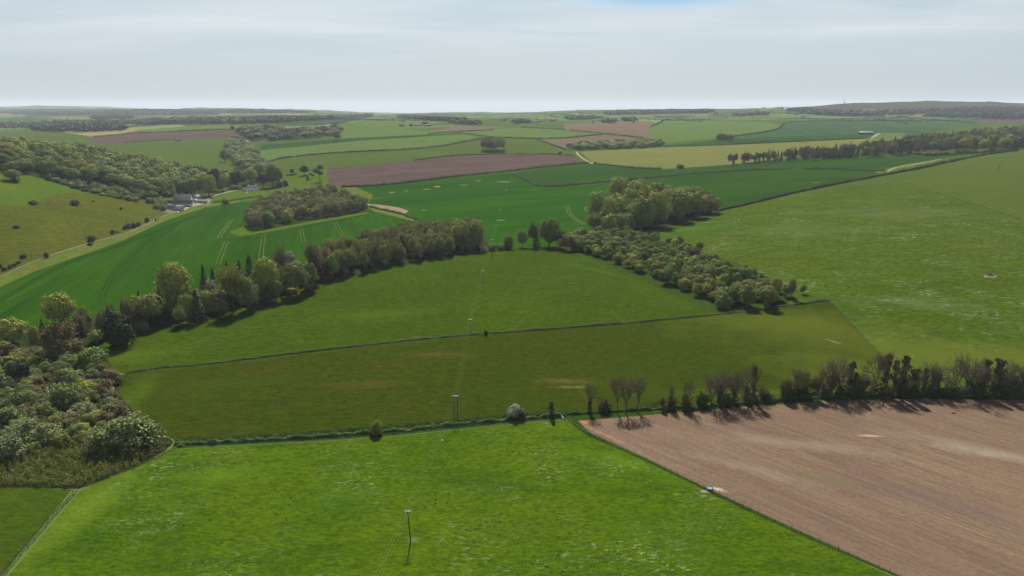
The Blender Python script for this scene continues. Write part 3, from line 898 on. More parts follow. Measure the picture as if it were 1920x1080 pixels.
def leaves(mb, c, nrm, size, aspect, r, jitter=0.6, upright=0.0):
    """scatter of leaf-cluster quads"""
    n = len(c)
    nn = nrm + jitter * r.normal(size=(n, 3))
    nn /= np.linalg.norm(nn, axis=1)[:, None] + 1e-9
    rv = r.normal(size=(n, 3))
    if upright:
        rv = rv * (1 - upright) + np.array([0, 0, 2.0]) * upright
    a = np.cross(nn, rv)
    a /= np.linalg.norm(a, axis=1)[:, None] + 1e-9
    b = np.cross(nn, a)
    s = size * r.uniform(0.6, 1.35, n)[:, None]
    k1 = r.uniform(0.55, 1.0, (n, 1))
    v = np.empty((n, 4, 3))
    v[:, 0] = c - a * s * 0.5 * k1
    v[:, 1] = c - b * s * aspect * 0.5
    v[:, 2] = c + a * s * 0.5
    v[:, 3] = c + b * s * aspect * 0.5 * k1
    mb.addarr(v.reshape(-1, 3), np.arange(n * 4).reshape(n, 4))


def sph(n, r, zmin=-1.0):
    v = r.normal(size=(int(n * 2.5) + 20, 3))
    v /= np.linalg.norm(v, axis=1)[:, None]
    v = v[v[:, 2] > zmin][:n]
    return v


def crown_mesh(kind, seed):
    r = np.random.default_rng(seed)
    mb = MB()
    if kind in ('round', 'dome', 'bush', 'birch'):
        zc, rz, rx = {'round': (0.58, 0.42, 0.46), 'dome': (0.48, 0.50, 0.46), 'bush': (0.36, 0.62, 0.47), 'birch': (0.55, 0.46, 0.42)}[kind]
        nc = {'round': 46, 'dome': 52, 'bush': 40, 'birch': 38}[kind]
        dirs = sph(nc, r, -0.55)
        lump = r.uniform(0.66, 1.14, len(dirs))
        cc = np.stack([dirs[:, 0] * rx * lump * 0.80, dirs[:, 1] * rx * lump * 0.80, zc + dirs[:, 2] * rz * lump * 0.80], -1)
        cr_ = r.uniform(0.12, 0.21, len(dirs)) * (0.85 if kind == 'birch' else 1)
        for k in range(len(cc)):
            m = 74
            d = sph(m, r, -0.7)
            pos = cc[k] + d * cr_[k] * r.uniform(0.75, 1.08, (len(d), 1)) * np.array([1, 1, 0.85])
            ok = pos[:, 2] > 0.01
            out = (pos - np.array([0, 0, zc])) / np.array([rx, rx, rz])
            ok &= np.linalg.norm(out, axis=1) > 0.55
            leaves(mb, pos[ok], d[ok] + 0.35 * out[ok] + np.array([0, 0, 0.08]), 0.064, 0.85, r, 0.27)
        d = sph(520, r, -0.9)       # inner foliage
        pos = np.array([0, 0, zc]) + d * np.array([rx, rx, rz]) * r.uniform(0.45, 0.74, (len(d), 1))
        leaves(mb, pos[pos[:, 2] > 0.02], d[pos[:, 2] > 0.02], 0.14, 0.9, r, 0.25)
    elif kind == 'sparse':          # just coming into leaf: upright twiggy sprays, gaps between
        nc = 44
        dirs = sph(nc, r, -0.35)
        rad = r.uniform(0.35, 1.0, len(dirs))
        for k in range(len(dirs)):
            c = np.array([dirs[k, 0] * 0.40 * rad[k], dirs[k, 1] * 0.40 * rad[k], 0.60 + dirs[k, 2] * 0.36 * rad[k]])
            m = 48
            pos = c + r.normal(size=(m, 3)) * np.array([0.055, 0.055, 0.085])
            nn = sph(m, r)[:m]
            leaves(mb, pos[:len(nn)], nn * np.array([1, 1, 0.6]), 0.034, 2.4, r, 0.4, 0.65)
        d = sph(170, r, -0.6)
        leaves(mb, np.array([0, 0, 0.56]) + d * np.array([0.24, 0.24, 0.30]) * r.uniform(0.5, 1.1, (len(d), 1)), d, 0.075, 2.0, r, 0.3, 0.6)
    elif kind == 'willow':
        zc, rz, rx = 0.34, 0.62, 0.47
        dirs = sph(34, r, -0.3)
        for k in range(len(dirs)):
            c = np.array([dirs[k, 0] * rx * 0.78, dirs[k, 1] * rx * 0.78, zc + dirs[k, 2] * rz * 0.80])
            d = sph(74, r, -0.6)
            pos = c + d * r.uniform(0.10, 0.19) * r.uniform(0.6, 1.15, (len(d), 1))
            ok = pos[:, 2] > 0.01
            leaves(mb, pos[ok], d[ok], 0.044, 1.9, r, 0.6, 0.5)
        d = sph(140, r, -0.6)
        pos = np.array([0, 0, zc]) + d * np.array([rx, rx, rz]) * 0.62
        leaves(mb, pos[pos[:, 2] > 0.02], d[pos[:, 2] > 0.02], 0.16, 1.0, r, 0.35)
    elif kind == 'conifer':
        for k in range(17):
            z = 0.10 + 0.88 * k / 16
            rad = 0.46 * (1 - z) ** 0.8 + 0.02
            n = int(20 + 150 * rad)
            an = r.uniform(0, 6.283, n)
            rr = rad * np.sqrt(r.uniform(0.1, 1.0, n)) * (1 + 0.2 * np.sin(an * 5 + k))
            pos = np.stack([rr * np.cos(an), rr * np.sin(an), z - rr * 0.35 + r.normal(size=n) * 0.012], -1)
            leaves(mb, pos, np.stack([np.cos(an) * .6, np.sin(an) * .6, np.ones(n)], -1), 0.085, 0.7, r, 0.35)
    elif kind == 'column':          # ivy-clad stem
        n = 900
        z = r.uniform(0, 1, n)
        rad = 0.10 + 0.05 * r.uniform(size=n)
        an0 = 0
        an = r.uniform(0, 6.283, n)
        rr = rad * np.sqrt(r.uniform(0.35, 1.1, n))
        pos = np.stack([rr * np.cos(an), rr * np.sin(an), z * 0.9], -1)
        leaves(mb, pos[:300], np.stack([np.cos(an), np.sin(an), 0.35 * np.ones(n)], -1)[:300], 0.14, 0.5, r, 0.5)
        for k in range(15):
            zc = r.uniform(0.05, 0.93)
            a = r.uniform(0, 6.283)
            off = r.uniform(0.0, 0.30) * (1 - 0.5 * zc)
            d = sph(44, r)
            rr2 = r.uniform(0.12, 0.26) * (1.1 - 0.6 * zc)
            p = np.array([off * math.cos(a), off * math.sin(a), zc]) + d * np.array([rr2 * 1.35, rr2 * 1.35, rr2 * 0.30]) * r.uniform(0.5, 1.15, (len(d), 1))
            leaves(mb, p[p[:, 2] > 0], d[p[:, 2] > 0], 0.12, 0.6, r, 0.6)
    elif kind == 'pine':            # flat-topped pine: separate plates of needles
        for k in range(9):
            c = np.array([r.uniform(-0.3, 0.3), r.uniform(-0.3, 0.3), r.uniform(0.45, 0.92)])
            d = sph(110, r)
            pos = c + d * np.array([0.20, 0.20, 0.075]) * r.uniform(0.7, 1.05, (len(d), 1))
            leaves(mb, pos, d, 0.07, 0.8, r, 0.4)
    elif kind == 'rag':             # ragged ivy and thorn growth, several uneven heads
        for k in range(24):
            an, rr = r.uniform(0, 6.28), 0.36 * math.sqrt(r.uniform(0, 1))
            ht = r.uniform(0.25, 1.0) * (1 - 0.9 * rr)
            for z0 in np.arange(0.05, ht, 0.12):
                d = sph(11, r)
                pos = np.array([rr * math.cos(an) + r.normal() * 0.04, rr * math.sin(an) + r.normal() * 0.04, z0]) + d * np.array([0.14, 0.14, 0.09]) * r.uniform(0.4, 1.2, (len(d), 1))
                ok = pos[:, 2] > 0
                leaves(mb, pos[ok], d[ok], 0.075, 1.3, r, 0.7, 0.3)
        d = sph(70, r, 0)
        leaves(mb, d * np.array([0.25, 0.25, 0.5]), d, 0.16, 1.2, r, 0.3)
    elif kind == 'low':             # low tangled scrub
        for k in range(26):
            an, rr = r.uniform(0, 6.28), 0.40 * math.sqrt(r.uniform(0, 1))
            c = np.array([rr * math.cos(an), rr * math.sin(an), 0.42 * (1 - rr)])
            d = sph(64, r, -0.1)
            pos = c + d * np.array([0.15, 0.15, 0.38]) * r.uniform(0.6, 1.1, (len(d), 1))
            ok = pos[:, 2] > 0
            leaves(mb, pos[ok], d[ok], 0.048, 1.3, r, 0.7, 0.3)
        d = sph(90, r, 0)
        leaves(mb, d * np.array([0.4, 0.4, 0.45]), d, 0.2, 1.0, r, 0.3)
    return mb


def trunk_mesh(kind, seed):
    r = np.random.default_rng(seed + 900)
    mb = MB()
    if kind in ('conifer', 'pine'):
        mb.tube([(0, 0, -0.03), (0.01, 0, 0.4), (0, 0, 0.93)], [0.03, 0.02, 0.006], 6)
        if kind == 'pine':
            for k in range(5):
                a = r.uniform(0, 6.28)
                mb.tube([(0, 0, 0.45 + 0.08 * k), (0.22 * math.cos(a), 0.22 * math.sin(a), 0.62 + 0.06 * k)], [0.012, 0.006], 4)
        return mb
    if kind in ('bush', 'willow', 'low', 'rag'):
        for k in range(5):
            a = k * 1.256 + r.uniform(-.3, .3)
            mb.tube([(0.02 * math.cos(a), 0.02 * math.sin(a), -0.05), (0.14 * math.cos(a), 0.14 * math.sin(a), 0.35), (0.26 * math.cos(a), 0.26 * math.sin(a), 0.6)], [0.018, 0.012, 0.005], 5)
        return mb
    tr = 0.022 if kind == 'birch' else 0.032
    mb.tube([(0, 0, -0.04), (0.004, 0.002, 0.12), (-0.008, 0.006, 0.34), (0.01, 0, 0.62), (0, 0.01, 0.84)], [tr * 1.35, tr, tr * 0.8, tr * 0.45, tr * 0.15], 8)
    for k in range(8 if kind == 'sparse' else 6):
        a = r.uniform(0, 6.28)
        z0 = r.uniform(0.2, 0.5)
        l = r.uniform(0.2, 0.36)
        p0 = np.array([0, 0, z0])
        p1 = p0 + np.array([0.45 * l * math.cos(a), 0.45 * l * math.sin(a), 0.5 * l])
        p2 = p0 + np.array([0.95 * l * math.cos(a), 0.95 * l * math.sin(a), 1.25 * l])
        mb.tube([p0, p1, p2], [tr * 0.5, tr * 0.35, tr * 0.1], 5)
    return mb


def bare_meshes(seed, spread=0.5):
    """trunk with boughs, and the fine twigs, of a leafless tree of unit height"""
    r = np.random.default_rng(seed + 300)
    wood, twig = MB(), MB()
    tv, tf = [], []

    def grow(p, d, l, rad, lev):
        d = d / np.linalg.norm(d)
        q1 = p + d * l * 0.5 + r.normal(size=3) * l * 0.05
        q = p + d * l + r.normal(size=3) * l * 0.07
        if lev < 4:
            wood.tube([p, q1, q], [rad, rad * 0.85, rad * 0.66], 6 if lev < 2 else 4, lev == 0)
        else:
            s = np.cross(d, r.normal(size=3))
            s /= np.linalg.norm(s) + 1e-9
            i = len(tv)
            tv.extend([p - s * rad * 1.7, p + s * rad * 1.7, q])
            tf.append((i, i + 1, i + 2))
        if lev >= 6:
            return
        n = 3 if lev in (1, 2, 4) else (4 if lev in (3,) else 3)
        if lev == 0:
            n = 4
        for k in range(n):
            nd = d + r.normal(size=3) * (0.34 if lev else 0.30) * (1 + spread) + np.array([0, 0, 0.16])
            if lev == 0:
                a = 6.28 * k / n + r.uniform(-.4, .4)
                nd = np.array([math.cos(a) * spread, math.sin(a) * spread, 1.0])
            nd[2] = max(nd[2], 0.02)
            start = q if k < 2 else p + (q - p) * r.uniform(0.55, 0.95)
            grow(start, nd, l * r.uniform(0.66, 0.86) * (0.95 if lev == 0 else 1), rad * 0.62, lev + 1)

    grow(np.array([0, 0, -0.02]), np.array([r.normal() * .05, r.normal() * .05, 1.0]), 0.24, 0.023, 0)
    allv = np.concatenate(wood.v + [np.array(tv)])
    top = allv[:, 2].max()
    wid = max(np.percentile(np.abs(allv[:, 0]), 98), np.percentile(np.abs(allv[:, 1]), 98))
    sc = np.array([0.5 / wid, 0.5 / wid, 1 / top])
    wood.v = [v * sc for v in wood.v]
    twig.add(np.array(tv) * sc, tf)
    return wood, twig


LEAF = {
    'beech': leaf('fresh_beech_leaves', (0.275, 0.300, 0.055), (0.200, 0.240, 0.042), transl=0.16),
    'lime': leaf('yellow_green_leaves', (0.270, 0.290, 0.040), (0.220, 0.260, 0.038), transl=0.16),
    'green': leaf('mid_green_leaves', (0.135, 0.200, 0.032), (0.095, 0.155, 0.026), transl=0.16),
    'olive': leaf('olive_leaves', (0.200, 0.205, 0.044), (0.145, 0.165, 0.036), transl=0.16),
    'dark': leaf('dark_evergreen_leaves', (0.026, 0.046, 0.016), (0.036, 0.056, 0.020), transl=0.1),
    'bud': leaf('brown_budding_twigs', (0.170, 0.150, 0.080), (0.135, 0.130, 0.062), transl=0.16),
    'budgreen': leaf('green_budding_twigs', (0.235, 0.235, 0.080), (0.185, 0.205, 0.065), transl=0.16),
    'grey': leaf('grey_willow_leaves', (0.175, 0.205, 0.066), (0.130, 0.165, 0.050), transl=0.16),
    'silver': leaf('silver_leaves', (0.185, 0.215, 0.095), (0.165, 0.195, 0.075), transl=0.16),
    'brown': leaf('brown_scrub_twigs', (0.150, 0.120, 0.050), (0.125, 0.115, 0.040), transl=0.15),
    'bramble': leaf('bramble_leaves', (0.140, 0.155, 0.030), (0.125, 0.125, 0.028), transl=0.16),
    'purple': leaf('copper_beech_leaves', (0.075, 0.018, 0.024), (0.060, 0.014, 0.020), transl=0.16),
    'white': leaf('white_blossom', (0.28, 0.30, 0.20), (0.25, 0.27, 0.18), transl=0.2),
    'ivy': leaf('ivy_leaves', (0.056, 0.066, 0.020), (0.082, 0.085, 0.028), transl=0.1),
    'hedge': leaf('hedge_leaves', (0.055, 0.080, 0.018), (0.045, 0.066, 0.016), transl=0.15),
    'nettle': leaf('nettle_leaves', (0.032, 0.080, 0.012), (0.050, 0.085, 0.018), transl=0.2),
    'farwood': leaf('far_wood_leaves', (0.075, 0.095, 0.035), (0.06, 0.08, 0.03), transl=0.1),
    'fardark': leaf('far_conifer_leaves', (0.026, 0.042, 0.020), (0.026, 0.042, 0.020), transl=0.05),
    'tussock': leaf('tussock_grass', (0.085, 0.115, 0.045), (0.070, 0.100, 0.035), transl=0.2),
    'drygrass': leaf('dry_bank_grass', (0.066, 0.088, 0.026), (0.062, 0.078, 0.026), transl=0.15),
    'twig': plain('grey_twigs', (0.170, 0.132, 0.072), 0.9, 0.2),
}
BARK = plain('grey_brown_bark', (0.105, 0.088, 0.065), 0.9, 0.4, 6)
PALEBARK = plain('pale_bark', (0.20, 0.18, 0.14), 0.9, 0.4, 6)
_cm, _tm, _bm = {}, {}, {}
NVAR = {'round': 5, 'dome': 5, 'bush': 4, 'birch': 4, 'sparse': 6, 'willow': 4, 'conifer': 4, 'column': 4, 'pine': 2, 'low': 4, 'rag': 5}
TREES = []      # (object, wood, phrase, depth key)


def crown(kind, var, mat):
    if (kind, var) not in _cm:
        _cm[(kind, var)] = {}
        _cm[(kind, var)][mat] = crown_mesh(kind, hash_seed(kind, var)).mesh('crown', LEAF[mat])
    d = _cm[(kind, var)]
    if mat not in d:
        me = next(iter(d.values())).copy()
        me.materials[0] = LEAF[mat]
        d[mat] = me
    return d[mat]


def hash_seed(kind, var):
    return sum(ord(c) * (i + 3) for i, c in enumerate(kind)) * 13 + var * 101


def trunkm(kind, var):
    if (kind, var) not in _tm:
        _tm[(kind, var)] = trunk_mesh(kind, hash_seed(kind, var)).mesh('trunk', PALEBARK if kind in ('birch',) else BARK, True)
    return _tm[(kind, var)]


CATS = {'round': ('broadleaf_tree', 'tree'), 'dome': ('broadleaf_tree', 'tree'), 'birch': ('young_tree', 'tree'), 'sparse': ('budding_tree', 'tree'), 'bush': ('shrub', 'shrub'),
        'willow': ('willow_shrub', 'shrub'), 'conifer': ('conifer_tree', 'conifer'), 'column': ('ivy_clad_tree', 'tree'), 'pine': ('pine_tree', 'pine'), 'low': ('scrub_bush', 'shrub'), 'rag': ('ivy_bush', 'shrub'), 'bare': ('bare_tree', 'bare tree')}
LOOK = {'nettle': 'dark green', 'beech': 'pale green', 'lime': 'yellow green', 'green': 'mid green', 'olive': 'olive', 'dark': 'dark green', 'bud': 'brown budding', 'budgreen': 'sparse green', 'grey': 'grey green',
        'silver': 'silvery', 'brown': 'brown twiggy', 'bramble': 'olive brown', 'purple': 'purple leaved', 'white': 'white blossoming', 'ivy': 'dark ivy covered', 'hedge': 'dark', 'twig': 'leafless'}


def plant(kind, mat, x, y, diam, height, wood, phrase=None, parts=True, z=None, label=None):
    """one tree or shrub: Empty > crown, trunk"""
    nm, cat = CATS[kind]
    e = bpy.data.objects.new(nm, None)
    e.empty_display_size = 0.5
    COL.objects.link(e)
    zz = gz(x, y) if z is None else z
    e.location = (x, y, zz - 0.1)
    e.rotation_euler = (0, 0, random.uniform(0, 6.28))
    e.scale = (diam, diam, height)
    if kind == 'bare':
        v = random.randrange(5)
        if v not in _bm:
            w, t = bare_meshes(v * 17, 0.35 + 0.12 * v)
            _bm[v] = (w.mesh('trunk', BARK, True), t.mesh('twigs', LEAF['twig']))
        link('trunk', _bm[v][0], e)
        link('twigs', _bm[v][1], e)
    else:
        v = random.randrange(NVAR[kind])
        link('crown', crown(kind, v, mat), e)
        e['_k'], e['_v'], e['_m'] = kind, v, mat
        if parts:
            if kind == 'column':
                link('trunk', trunkm('sparse', v), e)
            else:
                link('trunk', trunkm(kind, v), e)
    e['category'] = cat
    if label:
        e['label'] = label
    TREES.append((e, wood, LOOK.get(mat, mat) + ' ' + nm.replace('_', ' ') if not phrase else phrase, label))
    return e


def ptree(kind, mat, px, base, top, wpx, wood, phrase=None, label=None, **k):
    """tree given by its foot, top row and width in the photograph"""
    q = P1(px, base)
    h = height_to(q, top)
    zc = proj(q)[2]
    e = plant(kind, mat, q[0], q[1], wpx * zc / FOC, h, wood, phrase, label=label, **k)
    e['_keep'] = 1
    return e


def scatter(poly_px, spacing, kinds, hmin, hmax, wood, aspect=(0.6, 0.9), jitter=0.35, r=None, keep=1.0, avoid=None, grow=None):
    r = r or rng
    d = densify(list(poly_px) + [poly_px[0]], 20)[:-1]
    w = P(*zip(*d))[:, :2]
    x0, y0 = w.min(0)
    x1, y1 = w.max(0)
    tot = sum(k[2] for k in kinds)
    n = 0
    iy = 0
    yy = y0
    while yy < y1:
        xx = x0 + (spacing / 2 if iy % 2 else 0)
        while xx < x1:
            x, y = xx + r.uniform(-jitter, jitter) * spacing, yy + r.uniform(-jitter, jitter) * spacing
            xx += spacing
            if not inside(np.array([x]), np.array([y]), w)[0] or r.uniform() > keep:
                continue
            a = r.uniform(0, tot)
            for kd, mt, wt in kinds:
                a -= wt
                if a <= 0:
                    break
            h = r.uniform(hmin, hmax)
            if kd == 'conifer':
                h *= 1.1
            if grow:
                h *= grow(x, y)
            dm = max(h * r.uniform(*aspect), spacing * 1.05) if kd != 'conifer' else h * 0.45
            plant(kd, mt, x, y, dm, h, wood)
            n += 1
        yy += spacing * 0.87
        iy += 1
    return n


# ------------------------------------------------------------------ woods and trees
N = {}
# wood covering the hillside on the left
N['hill'] = scatter([(-60, 300), (-30, 277), (60, 281), (150, 287), (210, 298), (280, 309), (340, 322), (395, 334), (440, 338), (452, 344), (400, 356), (330, 362), (285, 366), (235, 355), (185, 348), (120, 338), (60, 330), (0, 322), (-60, 322)],
                    20.5, [('round', 'beech', 3), ('dome', 'green', 4), ('round', 'green', 3), ('dome', 'olive', 2), ('sparse', 'bud', 0.6), ('round', 'olive', 1.6)], 15, 22, 'hillside wood', (0.85, 1.15), 0.36)
N['hilledge'] = scatter([(75, 333), (140, 340), (190, 350), (235, 358), (262, 374), (255, 381), (215, 371), (165, 361), (110, 345)], 9.0, [('bush', 'green', 2), ('bush', 'hedge', 3), ('bush', 'olive', 2)], 3.5, 6, 'scrub below the hillside', (1.1, 1.5))
N['farmtrees'] = scatter([(278, 380), (300, 372), (312, 385), (306, 398), (292, 392)], 8, [('bush', 'green', 2), ('bush', 'olive', 2)], 5, 8, 'garden of the farmhouse', (1.0, 1.3))
scatter([(240, 365), (330, 364), (330, 368), (262, 374)], 9, [('round', 'green', 2), ('round', 'olive', 2), ('bush', 'hedge', 1)], 7, 11, 'trees behind the farm', (0.9, 1.1))
for a in [('dome', 'beech', 392, 367, 324, 30), ('round', 'dark', 404, 356, 316, 26), ('round', 'green', 366, 366, 334, 30), ('dome', 'beech', 417, 358, 326, 18), ('round', 'dark', 447, 352, 320, 30), ('round', 'lime', 470, 345, 316, 30),
          ('round', 'purple', 494, 352, 326, 24), ('round', 'green', 512, 350, 308, 26), ('birch', 'beech', 522, 348, 312, 20), ('bush', 'dark', 535, 349, 337, 12), ('bush', 'dark', 524, 352, 338, 12), ('dome', 'green', 487, 338, 306, 20),
          ('round', 'green', 421, 304, 282, 16), ('round', 'green', 345, 364, 340, 24), ('dome', 'green', 300, 366, 334, 26), ('bush', 'olive', 422, 382, 371, 16), ('round', 'dark', 571, 328, 310, 18), ('pine', 'dark', 600, 340, 309, 26),
          ('pine', 'dark', 586, 334, 323, 12), ('bush', 'olive', 577, 338, 326, 6), ('round', 'dark', 548, 328, 316, 8)]:
    ptree(*a, 'trees round the white house')
# poplars and parkland trees up the valley
scatter([(424, 300), (428, 268), (445, 262), (468, 272), (488, 305), (500, 328), (460, 326)], 26, [('round', 'green', 3), ('dome', 'beech', 1), ('round', 'olive', 1), ('birch', 'green', 1)], 13, 20, 'line of trees up the valley', (0.65, 0.9))
scatter([(480, 322), (515, 318), (520, 338), (490, 340)], 16, [('dome', 'green', 2), ('round', 'beech', 1)], 14, 19, 'line of trees up the valley', (0.7, 0.9))
# wood in the middle of the left half
N['mid'] = scatter([(462, 428), (468, 398), (500, 380), (560, 368), (610, 362), (660, 372), (688, 384), (690, 394), (640, 404), (580, 411), (520, 424), (475, 433)], 13.5,
                   [('sparse', 'budgreen', 3), ('birch', 'olive', 2), ('dome', 'beech', 1.6), ('round', 'olive', 2), ('birch', 'green', 1.5), ('sparse', 'bud', 2)], 12, 18, 'wood above the left wheat', (0.55, 0.8))
# foreground belt, left half: single trees one can tell apart
for a in [('round', 'beech', 333, 588, 493, 66), ('round', 'lime', 118, 622, 551, 62), ('round', 'beech', 27, 655, 597, 54), ('round', 'olive', 283, 612, 553, 60), ('bush', 'lime', 258, 600, 555, 36), ('bush', 'dark', 224, 648, 582, 62),
          ('sparse', 'olive', 440, 584, 497, 66), ('round', 'lime', 502, 560, 487, 56), ('birch', 'grey', 556, 552, 490, 58), ('conifer', 'dark', 386, 560, 496, 30), ('conifer', 'dark', 403, 556, 502, 30), ('conifer', 'dark', 372, 603, 543, 45),
          ('conifer', 'dark', 306, 608, 543, 45), ('conifer', 'dark', 429, 540, 489, 21), ('conifer', 'dark', 452, 536, 487, 27), ('conifer', 'dark', 471, 534, 477, 39), ('conifer', 'dark', 504, 528, 479, 24), ('conifer', 'dark', 265, 590, 544, 18),
          ('bush', 'white', 394, 560, 522, 34), ('sparse', 'bud', 196, 632, 585, 36), ('sparse', 'bud', 150, 640, 588, 44), ('sparse', 'brown', 118, 668, 600, 80), ('dome', 'brown', 122, 672, 632, 64), ('conifer', 'dark', 84, 640, 599, 30),
          ('bush', 'olive', 160, 625, 573, 32), ('birch', 'beech', 352, 604, 550, 34), ('birch', 'beech', 392, 590, 545, 34), ('bush', 'beech', 67, 650, 610, 22), ('sparse', 'bud', 240, 622, 560, 30), ('sparse', 'bud', 420, 598, 560, 30),
          ('dome', 'budgreen', 470, 580, 520, 34), ('birch', 'white', 545, 520, 470, 34), ('sparse', 'budgreen', 340, 612, 575, 30), ('conifer', 'dark', 320, 580, 533, 36), ('sparse', 'bud', 212, 628, 570, 26), ('round', 'dark', 430, 590, 550, 22),
          ('birch', 'olive', 586, 544, 492, 30), ('birch', 'olive', 520, 566, 525, 28), ('sparse', 'bud', 530, 540, 460, 30), ('sparse', 'bud', 590, 530, 455, 36)]:
    ptree(*a, 'left tree belt')
scatter([(150, 650), (200, 628), (300, 600), (420, 570), (560, 530), (590, 540), (420, 586), (300, 612), (200, 642)], 8.5, [('bush', 'brown', 1.5), ('bush', 'dark', 1), ('bush', 'olive', 2), ('birch', 'beech', 1)], 4.5, 8, 'left belt undergrowth', (0.9, 1.2))
# foreground belt, right half: close-set budding trees
N['belt'] = scatter([(585, 515), (600, 492), (680, 470), (760, 448), (850, 436), (900, 440), (908, 466), (880, 474), (800, 487), (720, 502), (650, 518), (595, 532)], 8.4,
                    [('sparse', 'bud', 3.4), ('sparse', 'budgreen', 4), ('birch', 'olive', 2), ('birch', 'budgreen', 1.6), ('round', 'olive', 0.6), ('birch', 'beech', 1.3), ('column', 'ivy', 0.5)], 13.5, 19, 'middle tree belt', (0.45, 0.65), 0.4)
ptree('dome', 'budgreen', 890, 468, 408, 42, 'middle tree belt')
ptree('dome', 'beech', 862, 470, 412, 42, 'middle tree belt')
# gap with the small trees between the belts
for a in [('bush', 'green', 954, 467, 436, 22), ('birch', 'budgreen', 980, 464, 431, 22), ('sparse', 'bud', 1000, 463, 416, 26), ('conifer', 'dark', 1006, 462, 428, 21), ('dome', 'green', 1029, 462, 404, 40), ('sparse', 'brown', 1050, 465, 430, 30),
          ('bush', 'olive', 922, 470, 455, 20), ('bush', 'olive', 938, 469, 456, 18), ('bush', 'beech', 908, 474, 462, 16), ('birch', 'brown', 1062, 470, 440, 34), ('bush', 'olive', 945, 466, 457, 18)]:
    ptree(*a, 'gap between the two belts')
# the round clump
for a in [('round', 'beech', 1160, 400, 331, 46), ('round', 'beech', 1196, 405, 338, 58), ('dome', 'beech', 1124, 422, 354, 44), ('dome', 'beech', 1152, 430, 362, 50), ('round', 'beech', 1195, 410, 357, 42), ('dome', 'green', 1202, 434, 369, 54),
          ('dome', 'beech', 1233, 425, 354, 46), ('dome', 'olive', 1272, 416, 354, 46), ('dome', 'olive', 1303, 408, 358, 42), ('dome', 'olive', 1330, 400, 362, 40), ('dome', 'green', 1168, 438, 396, 48), ('round', 'olive', 1228, 400, 343, 44),
          ('sparse', 'olive', 1114, 438, 398, 40), ('dome', 'budgreen', 1256, 410, 352, 34), ('dome', 'green', 1218, 424, 376, 34), ('birch', 'beech', 1142, 440, 400, 36), ('round', 'olive', 1290, 398, 352, 34), ('dome', 'beech', 1178, 412, 350, 36)]:
    ptree(*a, 'round clump of tall trees')
scatter([(1118, 425), (1140, 398), (1200, 385), (1300, 382), (1338, 392), (1300, 404), (1230, 422), (1165, 436)], 13, [('dome', 'beech', 3), ('round', 'beech', 1), ('dome', 'olive', 2), ('dome', 'green', 1)], 19, 27, 'round clump of tall trees', (0.62, 0.8))
scatter([(240, 622), (300, 596), (420, 560), (560, 520), (600, 505), (596, 532), (560, 540), (420, 584), (300, 608)], 10.5, [('sparse', 'budgreen', 2), ('birch', 'olive', 2), ('sparse', 'bud', 1.4), ('dome', 'olive', 1.2)], 9, 14, 'left tree belt', (0.6, 0.85))
# belt of young trees on the right
N['young'] = scatter([(1062, 466), (1080, 446), (1120, 440), (1180, 440), (1250, 462), (1330, 492), (1400, 515), (1462, 545), (1448, 576), (1380, 578), (1340, 572), (1290, 552), (1210, 516), (1150, 495), (1100, 475)], 8.6,
                     [('birch', 'green', 4), ('birch', 'olive', 3), ('round', 'green', 3), ('dome', 'beech', 0.8), ('sparse', 'bud', 1.2), ('sparse', 'budgreen', 1.5), ('birch', 'beech', 1.2), ('bush', 'grey', 0.4)], 6.0, 11.5, 'young tree belt', (0.75, 1.15), 0.45)
scatter([(1110, 436), (1180, 438), (1250, 458), (1330, 488), (1400, 512), (1380, 508), (1300, 474), (1200, 444)], 8, [('sparse', 'bud', 3), ('birch', 'olive', 1)], 9, 12, 'young tree belt', (0.6, 0.8))
for a in [('birch', 'green', 1505, 551, 533, 13), ('birch', 'olive', 1437, 577, 536, 40), ('birch', 'olive', 1400, 577, 534, 34), ('bush', 'grey', 1356, 577, 548, 34), ('birch', 'budgreen', 1476, 556, 530, 26), ('sparse', 'budgreen', 1484, 560, 522, 18),
          ('conifer', 'dark', 1393, 530, 503, 24), ('birch', 'beech', 1452, 560, 520, 24)]:
    ptree(*a, 'young tree belt')
